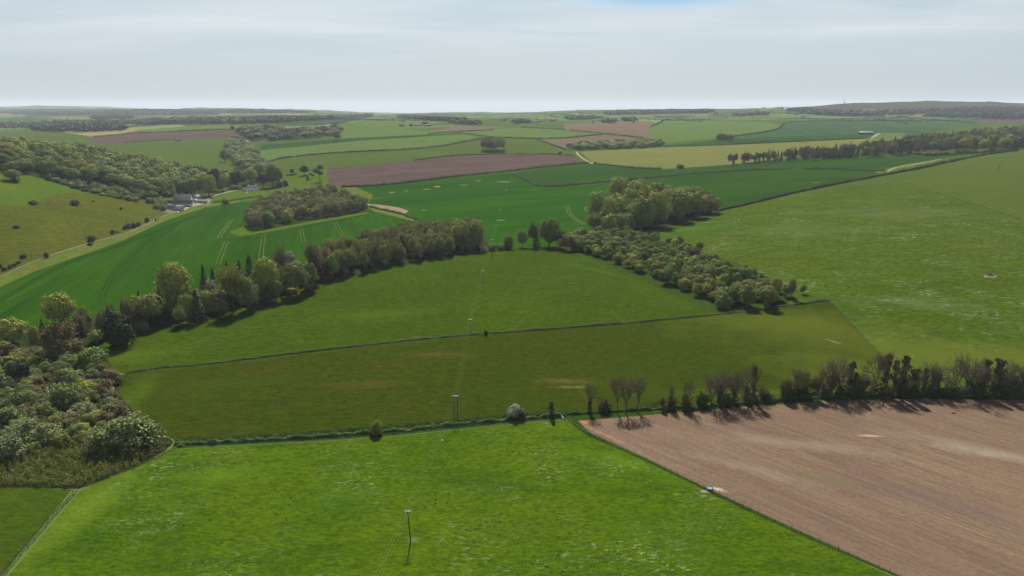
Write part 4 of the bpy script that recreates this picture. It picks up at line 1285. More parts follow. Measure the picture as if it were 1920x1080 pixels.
# leafless hedgerow above the ploughed field
for a in [('bare', 'twig', 1106, 774, 717, 36), ('column', 'ivy', 1106, 774, 742, 14), ('rag', 'ivy', 1133, 772, 740, 30), ('bare', 'twig', 1158, 775, 704, 38), ('bare', 'twig', 1173, 776, 702, 44), ('bare', 'twig', 1194, 772, 703, 52),
          ('rag', 'ivy', 1257, 768, 730, 22), ('bare', 'twig', 1257, 766, 716, 12), ('bare', 'twig', 1288, 768, 704, 28), ('rag', 'ivy', 1288, 770, 736, 26), ('rag', 'hedge', 1314, 764, 726, 22), ('bare', 'twig', 1334, 762, 690, 48),
          ('bare', 'twig', 1350, 762, 684, 50), ('column', 'ivy', 1350, 760, 715, 18), ('bare', 'twig', 1374, 758, 688, 44), ('bare', 'twig', 1395, 756, 685, 44), ('column', 'ivy', 1398, 754, 722, 21), ('column', 'ivy', 1411, 752, 684, 17),
          ('bare', 'twig', 1411, 752, 675, 30), ('rag', 'ivy', 1435, 750, 722, 34), ('rag', 'ivy', 1477, 744, 704, 34), ('birch', 'lime', 1499, 742, 692, 34), ('rag', 'hedge', 1505, 746, 710, 40), ('bare', 'twig', 1553, 742, 662, 56),
          ('bare', 'twig', 1572, 742, 664, 46), ('column', 'ivy', 1590, 740, 674, 27), ('column', 'ivy', 1600, 742, 694, 21), ('rag', 'ivy', 1612, 742, 692, 22), ('bare', 'twig', 1636, 740, 660, 50), ('column', 'ivy', 1656, 738, 660, 27),
          ('bare', 'twig', 1662, 740, 655, 58), ('column', 'ivy', 1674, 740, 672, 21), ('column', 'ivy', 1690, 740, 664, 32), ('column', 'ivy', 1711, 738, 688, 35), ('bare', 'twig', 1730, 738, 674, 34), ('column', 'ivy', 1730, 738, 686, 16),
          ('bare', 'twig', 1746, 738, 676, 30), ('column', 'ivy', 1757, 738, 696, 16), ('bare', 'twig', 1785, 740, 664, 44), ('bare', 'twig', 1812, 740, 656, 56), ('column', 'ivy', 1840, 740, 668, 29), ('bare', 'twig', 1836, 740, 664, 36),
          ('column', 'ivy', 1863, 740, 666, 35), ('bare', 'twig', 1880, 740, 668, 44), ('rag', 'ivy', 1900, 742, 690, 40), ('bare', 'twig', 1916, 740, 672, 46), ('rag', 'ivy', 1650, 742, 706, 50), ('rag', 'hedge', 1780, 742, 710, 50),
          ('rag', 'ivy', 1825, 742, 708, 46), ('rag', 'ivy', 1875, 742, 708, 44), ('rag', 'hedge', 1700, 742, 712, 44), ('rag', 'ivy', 1580, 744, 712, 36), ('rag', 'ivy', 1545, 744, 716, 30), ('rag', 'hedge', 1740, 742, 712, 36),
          ('column', 'ivy', 1034, 783, 750, 18), ('bush', 'white', 966, 783, 757, 34), ('rag', 'ivy', 975, 784, 756, 30), ('bush', 'olive', 707, 814, 787, 26), ('column', 'ivy', 1375, 756, 730, 18), ('rag', 'ivy', 1364, 760, 728, 26)]:
    ptree(*a, 'bare hedgerow')
_r = np.random.default_rng(77)
for k in range(46):
    hx = 1230 + 690 * (k + _r.uniform(0, 0.9)) / 46
    hb = np.interp(hx, [1230, 1330, 1450, 1560, 1700, 1920], [770, 763, 750, 742, 738, 740]) + _r.uniform(-4, 3)
    kd, mt, hh, ww = [('bare', 'twig', 62, 44), ('rag', 'brown', 22, 30), ('bare', 'twig', 52, 36), ('sparse', 'brown', 40, 26), ('rag', 'bud', 20, 30)][_r.integers(5)]
    sc_ = _r.uniform(0.7, 1.1) * (1.0 if hx > 1450 else 0.75)
    ptree(kd, mt, hx, hb, hb - hh * sc_, ww * sc_, 'bare hedgerow')
for k in range(26):
    hx = 340 + 700 * (k + _r.uniform(0, 0.9)) / 26
    hb = np.interp(hx, [340, 430, 600, 750, 850, 960, 1060], [834, 829, 818, 807, 797, 787, 780]) + _r.uniform(-6, 3)
    ptree('rag', ['nettle', 'hedge', 'olive', 'brown'][_r.integers(4)], hx, hb, hb - _r.uniform(5, 11), _r.uniform(8, 18), 'stream bank')
# scrub at the left edge
for a in [('willow', 'grey', 252, 838, 778, 100), ('willow', 'grey', 205, 842, 796, 84), ('willow', 'silver', 154, 782, 756, 52), ('willow', 'grey', 124, 762, 715, 68), ('willow', 'grey', 40, 765, 730, 56), ('willow', 'grey', 85, 785, 752, 44),
          ('bush', 'lime', 160, 745, 716, 40), ('bush', 'green', 175, 690, 650, 60), ('bush', 'grey', 85, 830, 795, 70), ('willow', 'silver', 45, 828, 785, 70), ('willow', 'silver', 20, 860, 815, 60), ('bush', 'brown', 208, 720, 690, 44),
          ('bush', 'grey', 125, 730, 690, 50), ('low', 'brown', 215, 780, 745, 60), ('low', 'brown', 190, 735, 705, 56), ('willow', 'grey', 22, 790, 760, 50), ('bush', 'dark', 35, 710, 672, 44), ('low', 'brown', 135, 800, 770, 54)]:
    ptree(*a, 'scrub at the left edge')
N['scrub'] = scatter([(-90, 690), (-40, 645), (20, 650), (120, 668), (185, 668), (205, 710), (215, 745), (235, 790), (250, 815), (200, 832), (100, 845), (0, 850), (-120, 850)], 6.6,
                     [('bush', 'grey', 2), ('willow', 'grey', 2.5), ('low', 'brown', 3.2), ('bush', 'olive', 2), ('bush', 'beech', 0.7), ('bush', 'brown', 2), ('bush', 'green', 0.8), ('willow', 'silver', 0.6), ('bush', 'dark', 0.3)], 3.2, 5.6, 'scrub at the left edge', (1.1, 1.6), 0.4)
# bushes on the hill pasture and beside the lane
for a in [('round', 'olive', 25, 339, 318, 30), ('bush', 'dark', 29, 342, 331, 18), ('bush', 'dark', 63, 383, 375, 16), ('bush', 'hedge', 141, 384, 374, 20), ('bush', 'dark', 31, 427, 421, 12), ('bush', 'dark', 227, 393, 388, 5), ('bush', 'dark', 90, 383, 381, 4),
          ('bush', 'dark', 172, 452, 440, 16), ('bush', 'dark', 169, 460, 454, 12), ('bush', 'dark', 211, 438, 430, 9), ('bush', 'dark', 219, 436, 433, 8), ('bush', 'dark', 234, 430, 422, 9), ('bush', 'dark', 241, 428, 418, 9), ('bush', 'dark', 251, 427, 417, 10),
          ('bush', 'dark', 260, 424, 415, 9), ('bush', 'dark', 276, 417, 407, 9), ('bush', 'dark', 292, 414, 410, 4), ('bush', 'dark', 87, 483, 472, 9), ('bush', 'dark', 44, 483, 475, 14), ('bush', 'dark', 35, 494, 489, 10), ('bush', 'dark', 27, 499, 493, 9),
          ('bush', 'dark', 19, 503, 496, 9), ('bush', 'dark', 8, 507, 500, 10), ('bush', 'dark', 1, 502, 494, 8), ('bush', 'dark', 175, 379, 375, 4), ('bush', 'dark', 297, 411, 408, 3)]:
    ptree(*a, 'hill pasture')
ptree('bush', 'dark', 911, 629, 618, 8, 'low hedge')
# isolated wood by the far pasture, small oblong wood, conifer belt on the right
scatter([(904, 284), (906, 279), (944, 279), (947, 284), (925, 287)], 12, [('sparse', 'budgreen', 2), ('sparse', 'bud', 2)], 24, 28, 'lone copse', (0.5, 0.6))
scatter([(1062, 280), (1070, 275), (1150, 270), (1236, 270), (1243, 275), (1150, 281), (1080, 283)], 21, [('round', 'green', 2), ('round', 'olive', 2), ('dome', 'beech', 1), ('sparse', 'bud', 0.5)], 11, 15, 'oblong wood', (0.9, 1.1))
scatter([(1340, 311), (1420, 302), (1520, 293), (1600, 290), (1600, 297), (1500, 300), (1400, 308)], 11.5, [('conifer', 'dark', 3), ('sparse', 'brown', 3), ('sparse', 'bud', 1.5)], 15, 21, 'right-hand plantation', (0.5, 0.65))
scatter([(1560, 292), (1640, 282), (1700, 272), (1760, 264), (1850, 256), (1930, 250), (1990, 250), (1985, 282), (1900, 282), (1780, 288), (1680, 292), (1580, 297)], 19,
        [('conifer', 'dark', 4), ('sparse', 'brown', 2.4), ('sparse', 'bud', 1), ('round', 'olive', 1.2), ('round', 'green', 0.8), ('pine', 'dark', 1)], 17, 25, 'right-hand plantation', (0.6, 0.8))
scatter([(1720, 290), (1800, 283), (1880, 279), (1900, 283), (1790, 290), (1740, 293)], 16, [('bush', 'olive', 3), ('bush', 'green', 2)], 5, 9, 'right-hand plantation', (1, 1.4))
for a in [('round', 'lime', 1807, 285, 258, 26), ('round', 'lime', 1845, 284, 261, 22), ('round', 'lime', 1885, 282, 258, 22), ('bush', 'green', 1668, 287, 271, 20), ('bush', 'beech', 1624, 291, 281, 16), ('bush', 'green', 1770, 286, 264, 20),
          ('bush', 'hedge', 1276, 315, 307, 16), ('round', 'dark', 1050, 290, 284, 8)]:
    ptree(*a, 'right-hand plantation' if a[2] > 1500 else 'far field edges')
# wood at mid distance, left of centre
scatter([(442, 252), (450, 245), (500, 243), (560, 248), (636, 244), (642, 252), (600, 258), (520, 264), (470, 262)], 28, [('round', 'dark', 2), ('round', 'green', 2), ('round', 'olive', 2), ('sparse', 'bud', 2), ('dome', 'dark', 2)], 13, 21, 'wood left of the cattle', (0.9, 1.1))
for px, b, t_, w_ in [(490, 232, 225, 8), (498, 232, 223, 12), (512, 231, 225, 8), (521, 231, 223, 10), (436, 245, 236, 9), (632, 262, 250, 14), (756, 229, 225, 6), (1013, 230, 226, 6), (1188, 232, 227, 4), (1111, 231, 228, 4), (1250, 226, 222, 16), (771, 238, 232, 8), (753, 237, 233, 14), (797, 235, 228, 14), (1492, 216, 212, 7), (1420, 227, 224, 4)]:
    ptree('round', 'dark', px, b, t_, w_, 'far field edges')

# ------------------------------------------------------------------ far woods (nobody could count these trees)
def canopy(name, label, polys_px, mat, size, h, spacing, seed):
    r = np.random.default_rng(seed)
    mb = MB()
    for pl in polys_px:
        d = densify(list(pl) + [pl[0]], 20)[:-1]
        w = P(*zip(*d))[:, :2]
        (x0, y0), (x1, y1) = w.min(0), w.max(0)
        sp_ = spacing
        area = (x1 - x0) * (y1 - y0)
        n = int(min(area / sp_ ** 2, 26000))
        x = r.uniform(x0, x1, n)
        y = r.uniform(y0, y1, n)
        ok = inside(x, y, w)
        x, y = x[ok], y[ok]
        z = H(x, y)
        for a, b, c in zip(x, y, z):
            hh = h * r.uniform(0.6, 1.15)
            d = sph(18, r, -0.3)
            pos = np.array([a, b, c + hh * 0.55]) + d * np.array([size * 0.6, size * 0.6, hh * 0.45])
            leaves(mb, pos, d, size * 0.5, 0.9, r, 0.3)
    o = link(name, mb.mesh(name, LEAF[mat]))
    tag(o, label, None, None, 'stuff')
    return o


canopy('woodland', 'dark wood on the plain beyond the hillside wood', [[(60, 246), (75, 240), (150, 239), (236, 241), (238, 245), (150, 249)]], 'fardark', 16, 15, 15, 1)
canopy('woodland', 'long hazy wood across the far left plain', [[(250, 235), (262, 228), (380, 226), (480, 224), (600, 221), (690, 217), (700, 219), (600, 226), (540, 230), (450, 234), (330, 233)]], 'farwood', 20, 17, 17, 2)
canopy('woodland', 'thin belt of trees on the central crest', [[(742, 221), (760, 219), (800, 221), (850, 225), (880, 229), (850, 229), (790, 226)]], 'fardark', 15, 14, 13, 3)
canopy('woodland', 'wooded flank of the monument hill', [[(1470, 209), (1500, 207), (1560, 211), (1650, 213), (1740, 209), (1800, 206), (1920, 204), (1990, 205), (1990, 212), (1860, 213), (1800, 211), (1700, 216), (1600, 219), (1540, 217), (1500, 213)]], 'fardark', 26, 20, 26, 4)
canopy('woodland', 'dark wood below the monument hill at right', [[(1730, 220), (1760, 216), (1850, 215), (1990, 217), (1990, 223), (1840, 223), (1780, 222)]], 'fardark', 18, 16, 18, 5)
canopy('woodland', 'distant copses and hedgerow trees on the central hills', [[(1130, 212), (1250, 208), (1340, 209), (1330, 212), (1240, 214), (1140, 216)], [(1060, 222), (1110, 221), (1130, 223), (1070, 225)], [(1167, 226), (1188, 224), (1192, 227), (1172, 229)], [(1130, 229), (1155, 228), (1154, 231), (1132, 231)], [(1376, 216), (1440, 214), (1438, 216), (1376, 217)], [(960, 230), (990, 228), (992, 231), (964, 233)], [(840, 230), (900, 232), (900, 235), (850, 233)], [(1340, 262), (1350, 260), (1375, 260), (1370, 263)]], 'farwood', 18, 14, 14, 6)
canopy('woodland', 'dim woods on the farthest left plain', [[(0, 207), (160, 206), (380, 208), (480, 207), (600, 211), (480, 213), (300, 210), (0, 211)], [(170, 222), (200, 219), (250, 221), (250, 223), (180, 224)], [(0, 236), (60, 233), (200, 229), (260, 230), (250, 233), (60, 240), (0, 243)], [(0, 213), (120, 211), (300, 212), (420, 214), (300, 216), (100, 216)]], 'farwood', 22, 15, 24, 7)

_r = np.random.default_rng(99)
_mb = MB()
for k in range(330):
    u = _r.uniform(-0.95, 0.95)
    y0 = math.exp(_r.uniform(math.log(2500), math.log(8000))) * S
    x0 = u * y0
    a = _r.choice([0.1, 1.35, -0.25, 1.8]) + _r.normal() * 0.15
    L = _r.uniform(150, 700)
    n = int(L / 7)
    t = np.linspace(-L / 2, L / 2, n)
    x, y = x0 + t * math.cos(a), y0 + t * math.sin(a) + 12 * np.sin(t / 90)
    z = H(x, y)
    big = _r.uniform(size=n) < 0.06
    for m_ in range(3):
        hh = np.where(big, _r.uniform(6, 13, n), 2.5)
        p = np.stack([x + _r.normal(size=n) * 2, y + _r.normal(size=n) * 2, z + hh * _r.uniform(0.2, 1, n)], -1)
        d = sph(n, _r, 0)[:n]
        leaves(_mb, p[:len(d)], d, 6.5, 0.6, _r, 0.4)
tag(link('hedgerows', _mb.mesh('hedgerows', LEAF['fardark'])), 'faint hedgerows and trees parting the farthest fields', None, None, 'stuff')

# ------------------------------------------------------------------ hedges
def hedge(pts, w, h, label, mat='hedge', size=None, gaps=(), name='hedge', dens=1.0, smooth=True, cat='hedge', rough=0.3):
    q = P(*zip(*(smooth_line(pts, 8) if smooth else pts)))[:, :2]
    seg = np.linalg.norm(np.diff(q, axis=0), axis=1)
    s = np.concatenate([[0], np.cumsum(seg)])
    L = s[-1]
    r = np.random.default_rng(int(L * 7) % 99991)
    dist = np.median(q[:, 1])
    size = size or max(0.35, dist / 1100)
    step = max(1.2, dist / 420)
    n = max(3, int(L / step))
    t = np.linspace(0, L, n)
    x, y = np.interp(t, s, q[:, 0]), np.interp(t, s, q[:, 1])
    x += np.convolve(r.normal(size=n + 8), np.ones(9) / 9, 'valid') * w * 0.5
    dx, dy = np.gradient(x), np.gradient(y)
    ln = np.hypot(dx, dy) + 1e-9
    nx, ny = -dy / ln, dx / ln
    hv = h * (1 + rough * np.convolve(r.normal(size=n + 2), np.ones(3) / 3, 'valid'))
    hv = np.maximum(hv, h * 0.35)
    z = np.array([gz(a, b) for a, b in zip(x, y)])
    on = np.ones(n, bool)
    for g0, g1 in gaps:
        on &= ~((t / L > g0) & (t / L < g1))
    mb = MB()
    prof = [(-0.30, -0.1), (-0.28, 0.4), (-0.12, 0.62), (0.12, 0.62), (0.28, 0.4), (0.30, -0.1)]
    V = []
    for i in range(n):
        for a, b in prof:
            V.append((x[i] + nx[i] * a * w, y[i] + ny[i] * a * w, z[i] + b * hv[i]))
    fa = []
    for i in range(n - 1):
        if on[i] and on[i + 1] and h >= 0.9:
            for k in range(5):
                fa.append((i * 6 + k, i * 6 + k + 1, i * 6 + 7 + k, i * 6 + 6 + k))
    mb.add(V, fa)
    m = int(min(26000, L * (w + 2 * h) / size ** 2 * 0.9 * dens))
    ti = r.uniform(0, n - 1.001, m)
    i = ti.astype(int)
    ok = on[i] & on[i + 1]
    ti, i = ti[ok], i[ok]
    f = ti - i
    an = r.uniform(-0.15, math.pi + 0.15, len(i))
    ca, sa = np.cos(an), np.maximum(np.sin(an), 0.03)
    k = r.uniform(0.82, 1.16, len(i))
    hx_ = hv[i] * (1 - f) + hv[i + 1] * f
    px_ = x[i] * (1 - f) + x[i + 1] * f + nx[i] * ca * w * 0.5 * k
    py_ = y[i] * (1 - f) + y[i + 1] * f + ny[i] * ca * w * 0.5 * k
    pz_ = z[i] * (1 - f) + z[i + 1] * f + sa ** 0.7 * hx_ * k
    leaves(mb, np.stack([px_, py_, pz_], -1), np.stack([nx[i] * ca, ny[i] * ca, sa], -1), size, 0.9, r, 0.55)
    o = link(name, mb.mesh(name, LEAF[mat]))
    tag(o, label, cat)
    return o


FE = 'hedges between the far fields'
hedge([(492, 309), (530, 297), (630, 287), (755, 281), (830, 274), (905, 260), (955, 259), (1002, 260)], 4.5, 4.0, 'long curving hedge below the grazing cattle')
hedge([(1002, 260), (1030, 270), (1060, 281)], 4.5, 3.5, 'short hedge running down to the brown ploughed field')
hedge([(1002, 260), (1060, 259), (1110, 254), (1135, 251)], 4.5, 3.5, 'short hedge above the oblong wood, joining two others')
hedge([(976, 239), (1050, 243), (1135, 251), (1170, 255), (1206, 259)], 4.5, 3.5, 'hedge crossing the far slope above the oblong wood', gaps=[(0.38, 0.42), (0.72, 0.75)])
hedge([(802, 251), (855, 247), (925, 244)], 5, 3.5, 'hedge on the far slope right of the far farm')
hedge([(855, 249), (905, 255), (930, 259)], 4.5, 3.0, 'short hedge linking the far slope with the curving hedge')
hedge([(778, 301), (855, 292), (955, 289), (1040, 290), (1076, 292)], 3.5, 2.6, 'hedge along the top of the brown ploughed field')
hedge([(640, 351), (730, 346), (855, 331), (955, 321), (1035, 312), (1105, 306)], 4.0, 3.4, 'dark hedge along the bottom of the brown ploughed field')
hedge([(1115, 307), (1185, 315), (1237, 317)], 4.0, 3.2, 'hedge below the yellow green field')
hedge([(960, 324), (992, 341), (1022, 350), (1110, 344), (1185, 337), (1260, 330), (1335, 324), (1435, 319), (1550, 317), (1620, 320), (1660, 321)], 3.6, 3.0, 'long hedge parting the two wheat fields behind the clump', gaps=[(0.80, 0.82)])
hedge([(1346, 396), (1440, 374), (1490, 362), (1565, 346), (1640, 332), (1677, 325)], 5.0, 4.2, 'thick hedge running up from the round clump')
hedge([(1681, 324), (1715, 318), (1790, 302), (1840, 292), (1907, 282)], 5.0, 4.5, 'thick hedge running up to the plantation at right')
hedge([(1247, 275), (1335, 273), (1440, 268), (1625, 260)], 4.5, 3.5, 'hedge along the top of the yellow green field')
hedge([(1345, 263), (1385, 255), (1440, 247), (1462, 240), (1487, 229), (1620, 227), (1765, 225)], 6, 4, 'hedge round the far side of the blue green crop')
hedge([(1220, 238), (1240, 230), (1250, 226), (1324, 225)], 6, 4, 'far hedge at the left of the wide pale pasture')
hedge([(590, 235), (640, 230), (695, 219), (740, 220)], 6, 4, 'far hedge climbing the central crest')
hedge([(340, 247), (250, 250), (225, 253), (175, 256)], 5, 3.5, 'hedge above the distant brown field at left')
hedge([(232, 268), (260, 266), (330, 261)], 4, 3, 'hedge below the distant brown field at left')
hedge([(330, 246), (420, 243), (462, 244)], 5, 3.5, 'hedge behind the distant brown field, nearer the wood')
hedge([(808, 234), (850, 232), (880, 231)], 5, 3, 'hedge right of the far farm')
hedge([(693, 388), (715, 393), (750, 401), (782, 412)], 3.4, 2.6, 'hedge between the wood and the middle tree belt')
hedge([(398, 367), (425, 358), (447, 351)], 3, 2.4, 'dark hedge beside the white drive')
hedge([(400, 380), (430, 377), (462, 372), (490, 368)], 3, 2.2, 'dark hedge above the left wheat field')
hedge([(535, 330), (557, 327)], 3, 2.4, 'short dark hedge in the paddock')
hedge([(235, 699), (300, 690), (400, 681), (520, 666), (660, 650), (780, 637), (880, 628), (1000, 619), (1200, 603), (1380, 586), (1445, 577), (1500, 570), (1556, 562)], 1.9, 0.95, 'low clipped hedge crossing the valley pasture', 'tussock', 0.32, rough=0.5, dens=1.3)
hedge([(330, 832), (430, 828), (600, 818), (750, 806), (850, 796), (960, 786), (1060, 779)], 3.6, 1.0, 'low dark bramble hedge along the near pasture', 'nettle', 0.4, rough=1.3, dens=1.3)
hedge([(430, 820), (600, 810), (750, 798), (860, 788), (960, 779), (1060, 772)], 1.6, 0.8, 'thin upper line of brambles along the stream bank', 'nettle', 0.36, rough=1.5)
hedge([(1062, 777), (1130, 773), (1250, 766), (1330, 762), (1450, 752), (1560, 745), (1700, 741), (1850, 742), (1960, 744)], 2.2, 1.4, 'low undergrowth beneath the leafless hedgerow', 'nettle', 0.4, rough=0.9, dens=1.0)
hedge([(1470, 742), (1560, 738), (1700, 735), (1850, 736), (1960, 738)], 2.2, 1.7, 'dark evergreen growth between the ivy covered trunks', 'ivy', 0.5, rough=0.9, dens=1.0)
hedge([(1318, 915), (1345, 930), (1375, 944), (1405, 958)], 1.0, 0.55, 'strip of nettles beside the water trough', 'nettle', 0.3, rough=0.8)
hedge([(1070, 790), (1090, 806), (1115, 819), (1140, 832)], 1.2, 0.5, 'tufts of dark grass at the field gate', 'nettle', 0.3, rough=0.8)
hedge([(143, 922), (100, 968), (50, 1025), (0, 1082), (-60, 1150)], 1.5, 0.8, 'rough overgrown hedge bank at bottom left', 'drygrass', 0.28, rough=0.9, smooth=False)
hedge([(322, 842), (270, 867), (200, 896), (160, 912)], 1.2, 0.6, 'strip of rough grass along the edge of the scrub', 'tussock', 0.3, rough=0.9)
hedge([(1558, 566), (1580, 590), (1612, 625), (1642, 658)], 2.2, 0.35, 'tufty grass strip down the boundary fence', 'nettle', 0.42, rough=1.6, dens=0.5)
hedge([(1665, 334), (1700, 344), (1750, 359), (1800, 374), (1850, 390), (1925, 416)], 1.2, 0.55, 'dotted line of tufts across the right pasture', 'nettle', 0.5, rough=1.3, dens=0.6)

# ground cover: bramble thicket at the bottom of the scrub, nettles on the bank
def cover(name, label, poly_px, spacing, w, h, mat, size, seed, nl=34):
    r = np.random.default_rng(seed)
    d = densify(list(poly_px) + [poly_px[0]], 20)[:-1]
    q = P(*zip(*d))[:, :2]
    (x0, y0), (x1, y1) = q.min(0), q.max(0)
    n = int((x1 - x0) * (y1 - y0) / spacing ** 2)
    x, y = r.uniform(x0, x1, n), r.uniform(y0, y1, n)
    ok = inside(x, y, q)
    mb = MB()
    for a, b in zip(x[ok], y[ok]):
        hh = h * r.uniform(0.45, 1.35) * (1 + 0.45 * math.sin(a * 0.55 + 2 * math.sin(b * 0.4)) * math.sin(b * 0.7))
        ww = w * r.uniform(0.6, 1.3)
        d = sph(nl, r, 0.0)
        pos = np.array([a, b, gz(a, b)]) + d * np.array([ww / 2, ww / 2, hh]) * r.uniform(0.55, 1.1, (len(d), 1))
        leaves(mb, pos, d, size, 1.0, r, 0.6)
    tag(link(name, mb.mesh(name, LEAF[mat])), label, None, None, 'stuff')


cover('bramble_thicket', 'olive brown bramble thicket below the scrub', [(-200, 850), (0, 845), (90, 838), (170, 838), (250, 842), (290, 838), (320, 832), (308, 846), (250, 878), (150, 912), (130, 914), (0, 911), (-200, 905)], 0.95, 2.0, 2.2, 'bramble', 0.34, 11, 30)
cover('undergrowth', 'dark green nettles along the stream bank', [(300, 822), (330, 820), (430, 820), (600, 811), (750, 799), (860, 787), (960, 779), (1050, 776), (1050, 785), (1000, 789), (850, 803), (720, 816), (600, 824), (400, 834), (318, 838)], 1.15, 1.4, 0.55, 'nettle', 0.3, 12, 16)
cover('undergrowth', 'brambles and young growth between the scrub bushes', [(-120, 850), (-90, 700), (0, 665), (120, 672), (190, 672), (205, 712), (215, 748), (240, 790), (262, 820), (180, 840), (60, 848)], 2.0, 3.0, 1.8, 'brown', 0.42, 13, 26)
cover('undergrowth', 'bright weeds by the leafless hedgerow', [(1190, 765), (1230, 752), (1270, 752), (1280, 760), (1200, 772)], 1.0, 1.3, 0.6, 'nettle', 0.3, 14, 16)

# ------------------------------------------------------------------ tramlines, worn patches


def strip(pts, width, mat, sep_=0.0, lift=0.12):
    """draped narrow strip(s) on the ground; returns MB"""
    q = P(*zip(*smooth_line(pts, 10)))[:, :2]
    seg = np.linalg.norm(np.diff(q, axis=0), axis=1)
    s = np.concatenate([[0], np.cumsum(seg)])
    n = max(3, int(s[-1] / 3.0))
    t = np.linspace(0, s[-1], n)
    x, y = np.interp(t, s, q[:, 0]), np.interp(t, s, q[:, 1])
    dx, dy = np.gradient(x), np.gradient(y)
    ln = np.hypot(dx, dy) + 1e-9
    nx, ny = -dy / ln, dx / ln
    mb = MB()
    for o in ((-sep_ / 2, sep_ / 2) if sep_ else (0,)):
        V, fa = [], []
        for i in range(n):
            for k in (-0.5, 0.5):
                a, b = x[i] + nx[i] * (o + k * width), y[i] + ny[i] * (o + k * width)
                V.append((a, b, gz(a, b) + lift))
        for i in range(n - 1):
            fa.append((2 * i, 2 * i + 1, 2 * i + 3, 2 * i + 2) if True else None)
        mb.add(V, fa)
    return mb


tm_pale = soil('tramline_soil', (0.24, 0.22, 0.11), (0.17, 0.17, 0.07), (0.27, 0.25, 0.14), 0, 1, None, 0.05, False)
tm_dark = pasture('tramline_crushed_crop', (0.010, 0.034, 0.002), (0.013, 0.040, 0.003), None, 0.05, 1, 0, 0, 0.2)
tm_soft = pasture('tramline_thin_crop', (0.055, 0.095, 0.016), (0.045, 0.085, 0.012), None, 0.05, 1, 0, 0, 0.2)
TL = [
    ([(434, 412), (425, 425), (414, 440), (411, 447)], 0.8, tm_pale, 3.4, 'curved pale tractor marks in the left wheat field'),
    ([(425, 453), (417, 472), (408, 497)], 0.45, tm_pale, 3.4, 'tractor marks left of centre in the left wheat field'),
    ([(495, 440), (492, 460), (489, 482)], 0.45, tm_pale, 3.2, 'straight tractor marks near the dark conifers'),
    ([(564, 428), (567, 442), (570, 456)], 0.45, tm_pale, 3.2, 'straight tractor marks above the tree belt'),
    ([(628, 416), (634, 428), (640, 440)], 0.45, tm_pale, 3.2, 'straight tractor marks at the right of the left wheat field'),
    ([(335, 415), (322, 430), (312, 436), (262, 468), (215, 510), (190, 560)], 0.8, tm_dark, 3.0, 'dark tractor marks sweeping across the left wheat field'),
    ([(383, 424), (360, 455), (338, 490)], 0.7, tm_soft, 3.0, 'soft tractor marks left of the curved ones'),
    ([(280, 455), (262, 488), (232, 530), (190, 577)], 0.7, tm_soft, 3.0, 'soft tractor marks running down to the tree belt'),
    ([(210, 478), (170, 510), (135, 552)], 0.6, tm_soft, 3.0, 'soft tractor marks at the left of the wheat field'),
    ([(-40, 590), (40, 540), (120, 496), (220, 462), (300, 432), (360, 408), (440, 398)], 1.6, tm_dark, 3.4, 'dark headland tractor marks following the lane'),
    ([(-20, 610), (60, 556), (120, 512)], 0.9, tm_dark, 3.0, 'dark tractor marks nearest the left edge'),
    ([(690, 402), (600, 420), (500, 444), (420, 448)], 1.6, tm_dark, 3.0, 'dark headland tractor marks round the wood'),
    ([(1064, 388), (1068, 400), (1080, 411), (1096, 421)], 1.0, tm_pale, 3.6, 'pale curved tractor marks left of the round clump'),
    ([(1108, 386), (1096, 391), (1106, 400)], 1.8, tm_pale, 0, 'pale path bending round the clump'),
    ([(1000, 372), (1110, 371)], 1.0, tm_dark, 3.0, 'dark tractor marks in the middle wheat field'),
]
for i, x in enumerate((1514, 1538, 1568, 1600, 1628, 1650, 1696, 1721, 1746)):
    TL.append(([(x + 4, 229), (x, 244 if x < 1600 or x > 1640 else 242)], 1.6, tm_soft, 0, None))
for pts, w, m, s_, lab in TL:
    o = link('tractor_track', strip(pts, w, m, s_).mesh('tractor_track', m))
    tag(o, lab or 'faint tractor marks in the blue green crop', None, None, 'structure')


def patch(px, py, rx, ry, m, name, label, seed):
    r = np.random.default_rng(seed)
    c = P1(px, py)
    V, fa = [(c[0], c[1], gz(c[0], c[1]) + 0.05)], []
    rings, k = 4, 28
    ph = r.uniform(0, 6.28, 4)
    for j in range(1, rings + 1):
        for i in range(k):
            a = 2 * math.pi * i / k
            f = (1 + 0.22 * math.sin(2 * a + ph[0]) + 0.14 * math.sin(5 * a + ph[1]) + 0.08 * math.sin(9 * a + ph[2])) * j / rings
            x, y = c[0] + rx * f * math.cos(a), c[1] + ry * f * math.sin(a)
            V.append((x, y, gz(x, y) + 0.05))
    for i in range(k):
        i2 = (i + 1) % k
        fa.append((0, 1 + i, 1 + i2))
        for j in range(rings - 1):
            fa.append((1 + j * k + i, 1 + (j + 1) * k + i, 1 + (j + 1) * k + i2, 1 + j * k + i2))
    mb = MB()
    mb.add(V, fa)
    return tag(link(name, mb.mesh(name, m)), label, None, None, 'structure')


patch(1325, 921, 2.0, 1.0, M['pale_soil'], 'bare_ground', 'trodden bare patch round the water trough', 3)
patch(1857, 518, 5.0, 3.4, M['pale_soil'], 'bare_ground', 'white trodden patch round the ring feeder', 4)

# ------------------------------------------------------------------ poles and power line
WOOD = plain('creosoted_pole', (0.045, 0.036, 0.028), 0.85, 0.3, 4)
STEEL = plain('galvanised_steel', (0.50, 0.50, 0.48), 0.5, 0.2, 4, 0.3)
WIREM = plain('aluminium_cable', (0.13, 0.145, 0.08), 0.7, 0.1, 1, 0.0)
PORC = plain('insulator_porcelain', (0.22, 0.12, 0.08), 0.3, 0.1, 4)
POSTM = plain('weathered_post', (0.14, 0.115, 0.085), 0.9, 0.4, 8)


